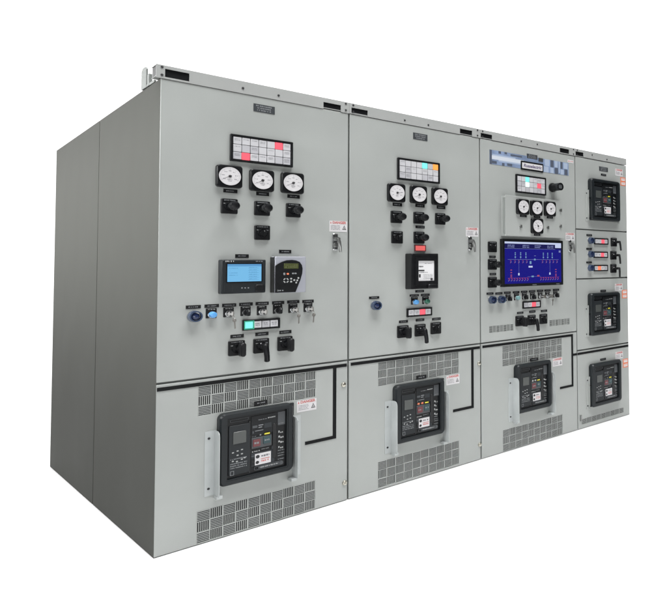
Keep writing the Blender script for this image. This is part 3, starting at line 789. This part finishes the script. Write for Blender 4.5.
    g.disc(X(.485), Z(.925), .005, y0 - .0052, BLACK, 14); g.disc(X(.92), Z(.925), .005, y0 - .0052, ENGR, 14)
    g.build('racking_handle', o, (X(.70), y0, Z(.925)))
    g = MB(); g.box(X(.855), X(.985), y0 - .003, y0, Z(.27), Z(.04), CHAR3); g.words(X(.87), X(.97), Z(.24), .004, y0 - .0034, ENGRDIM)
    for v in (.385, .47, .555, .65):
        g.words(X(.87), X(.90), Z(v), .012, y0 - .0006, ENGR); g.words(X(.905), X(.96), Z(v + .018), .009, y0 - .0006, ENGR)
    g.build('symbol_column', o, (X(.92), y0, Z(.4)))
    return o

def bracket(s, cx, cz, w, h, flange):
    """zinc angle bolted to the door beside the breaker; its flange stands off the door"""
    m = MB(); r = 0.030
    x0, x1, z0, z1 = cx - w / 2, cx + w / 2, cz - h / 2, cz + h / 2
    m.box(x0, x1, -.0025, .0004, z0, z1, STEEL)
    fx = x1 if flange > 0 else x0
    # upright flange with rounded top corner
    D, t = 0.074, 0.0025
    prof = [(-.0025, z0), (-D, z0), (-D, z1 - r)] + [(-D + r - r * math.cos(math.radians(a)), z1 - r + r * math.sin(math.radians(a))) for a in (20, 40, 60, 80)] + [(-.0025, z1)]
    xa, xb = (fx - t, fx) if flange > 0 else (fx, fx + t)
    n = len(prof); pts = [(xa, y, z) for y, z in prof] + [(xb, y, z) for y, z in prof]
    m.faces(pts, [tuple(range(n)), tuple(n + i for i in reversed(range(n)))] + [(i, n + i, n + (i + 1) % n, (i + 1) % n) for i in range(n)], STEEL)
    m.box(fx - .004 if flange > 0 else fx - .020, fx + .020 if flange > 0 else fx + .004, -.050, -.0025, z0 - .016, z0 - .001, STEEL)
    o = m.build('mounting_bracket', ROOT[s], (cx, 0, cz))
    for z in (z1 - .036, z0 + .036):
        k = MB(); k.cyl(cx - .004 * flange, z, .0055, .006, -.0048, -.0022, INK, 14)
        k.build('bracket_bolt', o, (cx, -.003, z))
    return o

def latch(s, x, z):
    m = MB(); m.cyl(x, z, .0125, .0145, -.006, .0005, BRASSY, 24); m.dome(x, z, .0125, -.006, .003, BRASSY, 20, 4)
    m.box(x - .009, x + .009, -.0098, -.0082, z - .0012, z + .0012, INK)
    return m.build('quarter_turn_latch', ROOT[s], (x, 0, z))

# ------------------------------------------------------------------ assemble
D = DATA
for s_, cx_, w_ in ((1, 0.4345, 0.542), (2, 1.339, 0.5585), (3, 2.2685, 0.583)):      # the two large vents of a cabinet line up
    D[s_]['vent'] = [((cx_, v[1], w_, v[3]), r, c) if r == 3 else ((v[0], 0.913, v[2], 0.051), r, c) for v, r, c in D[s_]['vent']]
for s in (1, 2, 3, 4):
    cabinet_shell(s)
    rail(s, D[s]['slot'], D[s]['hole'])
ZG = 0.820            # gap between upper and lower doors
for s in (1, 2, 3):
    xa, xb = XB[s - 1] + (GAP if s > 1 else 0.0005), XB[s] - GAP
    up = [v for v in D[s]['vent'] if v[0][1] > ZG]; lo = [v for v in D[s]['vent'] if v[0][1] <= ZG]
    door(s, 'upper_door', xa, xb, ZG + 0.005, H, up)
    door(s, 'lower_door', xa, xb, 0.004, ZG - 0.005, lo)
xa, xb = XB[3] + GAP, XB[4] - 0.0005
door(4, 'breaker_door', xa, xb, 1.688, H); door(4, 'control_door', xa, xb, 1.266, 1.677)
door(4, 'breaker_door', xa, xb, 0.664, 1.254); door(4, 'breaker_door', xa, xb, 0.004, 0.652, D[4]['vent'])

# black bus strips, one part per cabinet
T = 0.0090
tape(1, [(0.003, 0.8730, 0.7925 - T, 0.7925 + T), (0.8055 - T, 0.8055 + T, 0.3850 + T, 0.7925 - T), (0.650, 0.8055 + T, 0.3850 - T, 0.3850 + T)])
tape(2, [(0.896, 1.7875 - .004, 0.7935 - T, 0.7935 + T), (1.7230 - T, 1.7230 + T, 0.3850 + T, 0.7935 - T), (1.571, 1.7230 + T, 0.3850 - T, 0.3850 + T)])
tape(3, [(1.806, 2.6690 + T, 0.7945 - T, 0.7945 + T), (2.6690 - T, 2.6690 + T, 0.3800 + T, 0.7945 - T), (2.532, 2.6690 + T, 0.3800 - T, 0.3800 + T), (2.6690 + T, XB[3] - GAP, 0.6315 - T, 0.6315 + T)])
tape(4, [(XB[3] + GAP, XB[4] - 0.004, 0.6315 - T, 0.6315 + T)])

for s in (1, 2, 3, 4):
    d = D[s]
    for l in d.get('label', []): name_label(s, l)
    for l in d.get('nameplate', []): name_label(s, l, rows=3, name='nameplate')
    for l, k in d.get('round', []): operator(s, l, k)
    for l in d.get('warning', []): warning_label(s, l)
    for c in d.get('handle', []): door_handle(s, c)
    for c in d.get('latch', []):
        if s < 4: latch(s, *c)
        else:
            m = MB(); m.prism(rr(c[0] + .004, c[1] + .004, .014, .050, .003, 3), -.012, .0005, DKSTEEL, inset=.002); m.build('hinge_pin', ROOT[s], (c[0], 0, c[1]))
for i, (l, k) in enumerate(D[1]['switch']): rotary_switch(1, l, k)
for i, (l, k) in enumerate(D[2]['switch']): rotary_switch(2, l, k)
for i, (l, k) in enumerate(D[3]['switch']): rotary_switch(3, l, k)
for i, (l, k) in enumerate(D[4]['switch']): rotary_switch(4, l, k, turn=(8, 6, 0)[i])
for l, a in zip(D[1]['meter'], (206, 212, 208)): meter(1, l, needle=a)
for l, a in zip(D[2]['meter'], (5, 215, 218)): meter(2, l, needle=a)

annunciator(1, D[1]['annun'][0], {(0, 5): LITRED, (2, 1): LITRED})
annunciator(2, D[2]['annun'][0], {(0, 4): LITCYAN, (0, 6): LITORANGE})
annunciator(3, D[3]['annun'][0], {(0, 2): LITCYAN, (1, 2): LITGREENW, (1, 5): LITRED})
status_panel(1, D[1]['status'][0], [LITCYAN, TILE, TILE2, TILE], rim=True)
status_panel(2, D[2]['status'][0], [TILE, TILE, LITRED, TILE])
status_panel(3, D[3]['status'][0], [TILE2, TILE, LITRED, TILE2])
for l, c in zip(D[4]['status'], ([TILE, TILE, LITRED, TILE2], [TILE2, TILE, LITRED, TILE], [TILE, LITSALMON, TILE, TILE2])): status_panel(4, l, c)

breaker(1, 0.409, 0.448); breaker(2, 1.318, 0.444); breaker(3, 2.245, 0.446)
breaker(4, 3.056, 1.948, .368); breaker(4, 3.038, 0.952, .368); breaker(4, 3.042, 0.345, .368)
for s, l, f in ((1, D[1]['bracket'][0], 1), (1, D[1]['bracket'][1], -1), (2, D[2]['bracket'][0], 1), (2, D[2]['bracket'][1], -1), (3, D[3]['bracket'][0], 1), (3, D[3]['bracket'][1], -1)):
    cx0 = {1: 0.409, 2: 1.318, 3: 2.245}[s]
    bx = cx0 - 0.335 / 2 - 0.029 if f > 0 else cx0 + 0.335 / 2 + 0.029
    bracket(s, bx, l[1], 0.042, l[3], f)
for cz, cx in ((1.948, 3.056), (0.952, 3.038), (0.345, 3.042)):
    for f in (1, -1):
        m = MB(); x = cx - f * (0.368 / 2 + .020)
        m.box(x - .014, x + .014, -.003, .0004, cz - .19, cz + .08, PAINT)
        m.box(x + f * .014 - .0015, x + f * .014 + .0015, -.018, -.003, cz - .19, cz + .08, PAINT)
        o = m.build('mounting_bracket', ROOT[4], (x, 0, cz))
        for z in (cz + .05, cz - .165):
            k = MB(); k.cyl(x, z, .0055, .006, -.006, -.0028, INK, 12); k.build('bracket_bolt', o, (x, -.003, z))

# orange and white tags beside the far breakers
tg = D[4]['tag']
for i in range(0, 6, 2):
    (ax, az, _, _), (bx, bz, _, _) = tg[i], tg[i + 1]
    m = MB(); x = 3.322
    m.box(x - .034, x + .034, -.0010, .0004, bz - .020, az + .020, ORANGE)
    for z in (az, bz):
        m.quad(x + .002, z, .050, .024, -.0014, LABELW); m.words(x - .018, x + .022, z + .004, .005, -.0017, ORANGE)
    m.build('orange_tag', ROOT[4], (x, 0, (az + bz) / 2))

# --- cabinet 1: touch screen and curved controller
cx, cz = 0.338, 1.328; w, h = 0.196, 0.176
m = MB(); m.prism(rr(cx, cz, w, h, 0.006), -0.046, 0.0005, CHAR, inset=0.004)
m.words(cx - .082, cx - .045, cz + .079, .007, -.0464, ENGR); m.words(cx + .052, cx + .084, cz + .079, .005, -.0464, ENGRDIM)
for dx in (-.012, .002, .016): m.words(cx + dx, cx + dx + .006, cz - .060, .008, -.0464, ENGRDIM)
m.ring(rr(cx - .068, cz - .060, .036, .034, .004), rr(cx - .068, cz - .060, .034, .032, .004), -.0466, -.0462, -.0464, CHAR2)
hmi = m.build('touch_screen', ROOT[1], (cx, 0, cz))
m = MB(); m.ring(rr(cx + .002, cz + .019, .160, .100, .003), rr(cx + .002, cz + .019, .151, .091, .001), -.0475, -.045, -.0455, BLACKGLOSS)
m.prism(rr(cx + .070, cz - .062, .040, .036, .008), -.052, -.045, BLACK, inset=.003)
m.build('screen_surround', hmi, (cx, -.046, cz))
m = MB(); sx, sz = cx + .002, cz + .019
m.quad(sx, sz, .151, .091, -.0462, SCREEN)
m.quad(sx, sz + .0395, .151, .012, -.0465, SCREEN_B); m.words(sx - .07, sx - .02, sz + .0395, .005, -.0467, SCREEN_W)
for k in range(6):
    z = sz + .024 - k * .012
    if k in (0, 2, 3): m.words(sx - .068, sx - .03, z, .004, -.0467, SCREEN_W)
    m.quad(sx + .040, z, .048, .0016, -.0466, SCREEN_W); m.words(sx + .02, sx + .055, z + .004, .004, -.0467, SCREEN_W)
m.build('screen', hmi, (sx, -.046, sz))

cx, cz = 0.550, 1.334; w, h = 0.152, 0.198; yf = -0.060
m = MB(); m.prism(rr(cx, cz, w, h, 0.005), yf, -0.010, SILVER, inset=0.003); m.prism(rr(cx, cz, w - .01, h - .01, .004), -.010, .0005, BLACK)
m.box(cx - w / 2 - .0020, cx - w / 2 - .0001, yf + .004, -.001, cz - h / 2 + .003, cz + h / 2 - .003, BLACK)
rl = m.build('generator_controller', ROOT[1], (cx, 0, cz))
x0, x1, z0, z1 = cx - w / 2 + .0005, cx + w / 2, cz - h / 2, cz + h / 2
face = [(x0, z0 + .002)]
face += [(x0 + .098, z0 + .002)]
for u, v in ((.72, .17), (.80, .34), (.86, .52), (.875, .66), (.85, .76), (.78, .845), (.66, .890), (.52, .905), (.36, .895), (.20, .850), (.08, .795), (.0, .745)):
    face.append((x0 + w * u, z0 + h * v))
m = MB(); n = len(face)
pts = [(x, yf - .004, z) for x, z in face] + [(x, yf + .001, z) for x, z in face]
m.faces(pts, [tuple(range(n))] + [(i, n + i, n + (i + 1) % n, (i + 1) % n) for i in range(n)], BLACK)
yk = yf - .0044
def ky(u, v, a, b, mt=ENGR): m.prism(rr(x0 + w * u, z0 + h * v, a, b, min(a, b) * .3, 3), yk - .0012, yk + .001, mt, inset=.0004)
for k in range(12):
    a = 2 * math.pi * k / 12
    if k % 3: m.disc(x0 + w * .335 + .011 * math.cos(a), z0 + h * .34 + .011 * math.sin(a), .0032, yk, ENGR, 10)
for u, v in ((.50, .385), (.50, .305), (.60, .345)): ky(u, v, .009, .009)
for u, v in ((.735, .40), (.70, .335), (.665, .275)): ky(u, v, .008, .009)
ky(.28, .52, .009, .013, ENGRDIM); ky(.39, .52, .011, .009, LITORANGE if False else ORANGE); ky(.56, .53, .010, .008, ENGRDIM); ky(.64, .53, .010, .008, ENGRDIM)
m.words(x0 + w * .05, x0 + w * .27, z0 + h * .07, .007, yk, ENGRDIM); m.quad(x0 + w * .07, z0 + h * .07, .006, .008, yk, ENGR)
m.build('curved_face', rl, (cx, yf, cz))
m = MB(); m.prism(rr(x0 + w * .50, z0 + h * .735, .072, .029, .003), yk - .0012, yk + .001, LCD, inset=.0006)
for k in range(2): m.words(x0 + w * .28, x0 + w * .70, z0 + h * (.76 - .05 * k), .006, yk - .0016, LCDT)
m.build('display', rl, (cx, yf, cz + .05))

# --- cabinet 2: square relay with a paper window, red lamp
cx, cz = 1.328, 1.343; w, h = 0.188, 0.230; yf = -0.072
m = MB(); m.prism(rr(cx, cz, w, h, .006), yf, .0005, BLACK, inset=.004)
m.ring(rr(cx + .006, cz, .150, .182, .006), rr(cx + .006, cz + .002, .112, .130, .003), yf - .008, yf, yf - .0005, BLACK)
m.prism(rr(cx + .050, cz - .098, .070, .026, .010), yf - .014, yf, BLACK, inset=.004)
o = m.build('protective_relay', ROOT[2], (cx, 0, cz)); wx = cx + .006
m = MB(); m.quad(wx, cz + .002, .112, .130, yf - .0010, GLASS_GREY)
m.words(wx - .050, wx - .020, cz + .030, .010, yf - .0014, INK); m.quad(wx - .032, cz + .004, .040, .010, yf - .0014, INK)
m.words(wx - .048, wx + .010, cz - .008, .006, yf - .0014, GREYINK); m.quad(wx - .044, cz - .030, .012, .022, yf - .0014, INK)
for k in range(4): m.words(wx - .02, wx + .045, cz - .022 - .009 * k, .004, yf - .0014, GREYINK)
m.words(wx - .01, wx + .04, cz + .050, .004, yf - .0014, GREYINK)
m.box(wx + .030, wx + .044, yf - .004, yf - .0008, cz - .058, cz - .046, INK)
m.build('relay_window', o, (wx, yf, cz))
l = D[2]['redlamp'][0]
m = MB(); m.ring(rr(l[0], l[1], .078, .042, .003), rr(l[0], l[1], .068, .032, .002), -.010, .0005, -.003, REDBTN)
o = m.build('red_pilot_lamp', ROOT[2], (l[0], 0, l[1]))
m = MB(); m.prism(rr(l[0], l[1], .0675, .0315, .002), -.009, -.002, mat('lit_red_lens', (.45, .06, .06), .35, emit=(0.85, .17, .16), estr=.62), inset=.001)
m.build('lamp_lens', o, (l[0], -.008, l[1]))

# --- cabinet 3: graphic strip with the maker's plate, beacon, raised box of meters, monitor
m = MB(); bx, bz = 2.262, 2.179; bw, bh = .775, .106
m.box(bx - bw / 2, bx + bw / 2, -.0016, .0004, bz - bh / 2, bz + bh / 2, BANNER)
x0, z0 = bx - bw / 2, bz - bh / 2
def blk(u0, u1, v0, v1, mt): m.face([(x0 + bw * u0, -.0020, z0 + bh * v0), (x0 + bw * u1, -.0020, z0 + bh * v0), (x0 + bw * u1, -.0020, z0 + bh * v1), (x0 + bw * u0, -.0020, z0 + bh * v1)], mt)
for u0, u1, v0, v1, mt in ((.0, .025, .0, 1, BANNERD), (.025, .40, .36, .62, BANNERW), (.03, .30, .62, .72, BANNERL), (.10, .40, .26, .36, BANNERL), (.025, .08, .06, .25, BANNERD), (.14, .17, .0, .2, BANNERD),
                           (.20, .26, .05, .22, BANNERD), (.10, .13, .82, 1, BANNERD), (.17, .20, .86, 1, BANNERD), (.24, .38, .80, .92, BANNERD),
                           (.66, .72, .0, .45, BANNERL), (.67, .73, .5, 1, BANNERL), (.745, .79, .46, 1, BANNERD), (.745, .79, .0, .42, BANNERL), (.805, .85, .0, .46, BANNERD), (.805, .845, .5, 1, BANNERL),
                           (.86, .875, .1, 1, BANNERL), (.885, .915, .45, 1, BANNERD), (.885, .93, .0, .4, BANNERL), (.94, .985, .02, .46, BANNERD), (.93, .985, .5, .95, BANNERL)):
    blk(u0, u1, v0, v1, mt)
m.build('graphic_strip', ROOT[3], (bx, 0, bz))
lx, lz = 2.266, 2.153
m = MB(); m.prism(rr(lx, lz, .222, .070, .006), -.006, -.0018, BLACK, inset=.001); m.box(lx - .100, lx + .100, -.0068, -.0055, lz - .022, lz + .022, LABELW)
o = m.build('maker_plate', ROOT[3], (lx, -.004, lz))
text_mesh('Russelectric', .034, mat('violet_ink', (.10, .08, .16), .5), 'plate_lettering', o, (lx, -.0072, lz), width=.178, shear=.25, bold=.0008)
l = D[3]['smallplate'][0]
m = MB(); m.box(l[0] - .022, l[0] + .022, -.0062, -.0018, 2.205, 2.232, PLATE); m.build('engraved_label', ROOT[3], (l[0], 0, l[1]))
m = MB(); m.box(2.640, 2.705, -.001, .0004, 2.238, 2.262, LABELW); m.words(2.645, 2.70, 2.25, .008, -.0014, REDINK); m.build('small_warning_label', ROOT[3], (2.67, 0, 2.25))
x, z = 2.470, 2.008
m = MB(); m.cyl(x, z, .036, .038, -.016, .0005, BLACK, 32); m.cyl(x, z, .030, .032, -.074, -.016, BLACK, 32)
o = m.build('alarm_horn', ROOT[3], (x, 0, z))
m = MB()
m.cyl(x, z, .029, .031, -.098, -.074, CHAR, 32); m.ring([(x + .031 * math.cos(q), z + .031 * math.sin(q)) for q in [2 * math.pi * i / 32 for i in range(32)]], [(x + .022 * math.cos(q), z + .022 * math.sin(q)) for q in [2 * math.pi * i / 32 for i in range(32)]], -.102, -.09, -.097, BLACKGLOSS)
for dx in (-.012, 0, .012): m.quad(x + dx, z, .004, .03, -.0984, ENGRDIM)
m.build('horn_grille', o, (x, -.1, z))
bx, bz = 2.262, 1.749; bw, bh = .578, .304; yb = -.052
m = MB(); m.prism([(bx + bw / 2, bz + bh / 2), (bx - bw / 2, bz + bh / 2), (bx - bw / 2, bz - bh / 2), (bx + bw / 2, bz - bh / 2)], yb, .0005, PAINT, inset=.002)
m.box(bx - bw / 2 - .008, bx - bw / 2 - .0005, -.050, -.030, bz - bh / 2 + .02, bz + bh / 2 - .02, FRAME)
box = m.build('meter_box', ROOT[3], (bx, 0, bz))
for x, z in D[3]['boxscrew']:
    k = MB(); k.cyl(x, z, .010, .012, yb - .008, yb, DKSTEEL, 18); k.box(x - .003, x + .003, yb - .016, yb - .008, z - .012, z + .012, DKSTEEL); k.build('box_latch', box, (x, yb, z))
for l, a in zip(D[3]['meter'], (35, 32, 30, 130)): meter(3, (l[0] + .022, l[1]), y=yb, needle=a)
for l in D[3]['boxlabel']: name_label(3, (l[0] + .018, l[1], .062, .017), y=yb)
cx, cz = 2.256, 1.397; w, h = .590, .358; yf = -.032
m = MB(); m.ring(rr(cx, cz, w, h, .005), rr(cx, cz, .552, .318, .002), yf, .0005, yf + .003, BLACK)
o = m.build('monitor', ROOT[3], (cx, 0, cz), bevel=.0015)
m.__init__(); y = yf + .0025; sw, sh = .552, .318
m.words(cx - .02, cx + .02, cz - .170, .006, yf - .0004, ENGRDIM); m.words(cx + .22, cx + .255, cz - .170, .006, yf - .0004, ENGRDIM)
m.build('bezel_lettering', o, (cx, yf, cz - .17))
m = MB(); m.quad(cx, cz, sw, sh, y, SCR_NAVY)
X = lambda u: cx - sw / 2 + sw * u
Z = lambda v: cz + sh / 2 - sh * v
def q(u0, u1, v0, v1, mt, dy=.0004): m.face([(X(u0), y - dy, Z(v1)), (X(u1), y - dy, Z(v1)), (X(u1), y - dy, Z(v0)), (X(u0), y - dy, Z(v0))], mt)
q(0, 1, .0, .045, SCR_WHITE); q(0, 1, .045, .165, SCR_NAVY2); q(.885, 1, .045, .125, SCR_WHITE, .0008)
q(0, .885, .160, .166, SCR_TEXT, .0008)
for u in (.05, .30, .51, .74):
    for v in (.085, .125): m.words(X(u), X(u + .11), Z(v), .009, y - .0008, SCR_TEXT)
q(.05, .95, .418, .424, SCR_TEXT)
for side in (0, 1):
    for k in range(3):
        u = (.175, .265, .355)[k] if not side else (.665, .745, .83)[k]
        for v in (.265, .305): q(u - .009, u + .009, v - .012, v + .012, SCR_CYAN)
        q(u - .011, u + .011, .348, .380, SCR_CYAN); q(u - .0015, u + .0015, .24, .42, SCR_TEXT, .0002)
    for k in range(5):
        u = (.10, .17, .235, .305, .37)[k] if not side else (.65, .72, .785, .85, .92)[k]
        q(u - .012, u + .010, .447, .459, SCR_RED); q(u - .002, u + .010, .472, .492, SCR_TEXT); q(u - .012, u - .003, .490, .508, SCR_RED, .0006)
    ub = .235 if not side else .785
    q(ub - .0015, ub + .0015, .424, .80, SCR_TEXT, .0002); q(ub - .014, ub + .010, .745, .80, SCR_WHITE)
    uc = .105 if not side else .895
    for v in (.66, .72, .78, .82): q(uc - .012, uc + .014, v, v + .022, SCR_RED)
    for k in range(8):
        u = (.07 + .045 * k) if not side else (.62 + .045 * k)
        q(u - .012, u + .010, .868, .880, SCR_RED); q(u - .002, u + .011, .895, .915, SCR_RED); q(u - .013, u - .004, .915, .935, SCR_TEXT)
    q(.05 if not side else .60, .42 if not side else .96, .858, .862, SCR_RED, .0002)
q(.495, .525, .40, .44, SCR_CYAN, .0008); q(.50, .53, .325, .335, SCR_TEXT); q(.42, .45, .46, .53, SCR_CYAN); q(.40, .47, .575, .615, SCR_WHITE)
q(.45, .49, .815, .85, SCR_CYAN, .0008); q(.55, .59, .80, .84, SCR_RED, .0008); q(.38, .62, .832, .836, SCR_TEXT, .0002); q(0, 1, .988, 1, SCR_NAVY2)
q(.955, .99, .19, .24, SCR_TEXT)
m.build('screen', o, (cx, y, cz))

# ------------------------------------------------------------------ camera
cp = [-0.87905, -3.80877, 1.32073, 0.94578, 0.03772, -0.01809, 610.73225, 692.06186, 246.67487]
yaw, pitch, roll = cp[3:6]
f = Vector((math.sin(yaw) * math.cos(pitch), math.cos(yaw) * math.cos(pitch), math.sin(pitch)))
r = Vector((math.cos(yaw), -math.sin(yaw), 0)); u = r.cross(f)
c_, s_ = math.cos(roll), math.sin(roll)
right, up = c_ * r + s_ * u, -s_ * r + c_ * u
cam = bpy.data.cameras.new('camera'); co = bpy.data.objects.new('camera', cam); COL.objects.link(co)
Mx = Matrix((right, up, -f)).transposed().to_4x4(); Mx.translation = Vector(cp[:3]); co.matrix_world = Mx
cam.sensor_fit = 'HORIZONTAL'; cam.sensor_width = 36.0; cam.lens = cp[6] * 36 / 667
cam.shift_x = (333.5 - cp[7]) / 667; cam.shift_y = (cp[8] - 304.5) / 667
cam.clip_start = 0.05; cam.clip_end = 300
scene.camera = co

# ------------------------------------------------------------------ light: added unseen area lights, and a white world shaped bright to the rear
def area(name, loc, target, sx, sy, power, col=(1, 1, 1)):
    l = bpy.data.lights.new(name, 'AREA'); l.shape = 'RECTANGLE'; l.size = sx; l.size_y = sy; l.energy = power; l.color = col
    o = bpy.data.objects.new(name, l); COL.objects.link(o); o.location = loc
    o.rotation_euler = (Vector(target) - Vector(loc)).to_track_quat('-Z', 'Y').to_euler()
    return o
area('added_front_key', (1.2, -3.9, 10.5), (1.2, -2.2, 0), 7, 3.5, 1400)  # added key light out of view, steep enough to whiten the floor
area('added_frontal_fill', (-0.9, -6.2, 0.95), (0.9, 0, 0.8), 3, 1.4, 75)  # added weak fill from low left, softens shadows on the doors
area('added_left_overhead', (-0.62, 0.9, 4.6), (-0.62, 0.9, 0), 0.7, 4.0, 92)  # added unseen light to whiten the floor beside the side panel
ls = area('added_left_side', (-3.4, 1.2, 3.0), (0, 1.2, 1.75), 5.0, 1.1, 49); ls.data.spread = math.radians(38)  # added narrow beam, brightens the upper part of the side panel
area('added_rear_left', (-1.7, 6.5, 3.4), (0, 1.0, 2.2), 1.6, 2.4, 16)  # added out of view for a soft reflection in the side panel
area('added_rear_overhead', (-0.2, 4.4, 5.0), (-0.2, 4.4, 0), 5, 3.0, 150)  # added unseen light, keeps the floor at the back white
w = bpy.data.worlds.new('World'); scene.world = w; w.use_nodes = True
nt = w.node_tree; bg = nt.nodes['Background']
tc = nt.nodes.new('ShaderNodeTexCoord'); sp = nt.nodes.new('ShaderNodeSeparateXYZ'); nt.links.new(tc.outputs['Generated'], sp.inputs[0])
def ramp(sock, a, b):
    m_ = nt.nodes.new('ShaderNodeMapRange'); m_.interpolation_type = 'SMOOTHSTEP'
    m_.inputs['From Min'].default_value = a; m_.inputs['From Max'].default_value = b
    nt.links.new(sock, m_.inputs['Value']); return m_.outputs['Result']
mu = nt.nodes.new('ShaderNodeMath'); mu.operation = 'MULTIPLY'
nt.links.new(ramp(sp.outputs['X'], -0.60, -0.36), mu.inputs[0]); nt.links.new(ramp(sp.outputs['Y'], 0.0, 0.2), mu.inputs[1])  # background brightness shaped by direction: white behind, dim in front and far left
mr = nt.nodes.new('ShaderNodeMapRange'); mr.inputs['To Min'].default_value = 0.05; mr.inputs['To Max'].default_value = 1.35
nt.links.new(mu.outputs[0], mr.inputs['Value']); nt.links.new(mr.outputs['Result'], bg.inputs['Strength'])
bg.inputs['Color'].default_value = (1, 1, 1, 1)

scene.view_settings.view_transform = 'Standard'; scene.view_settings.look = 'None'
scene.view_settings.exposure = 0; scene.view_settings.gamma = 1
scene.render.film_transparent = False
scene.cycles.use_denoising = True
scene.cycles.max_bounces = 8
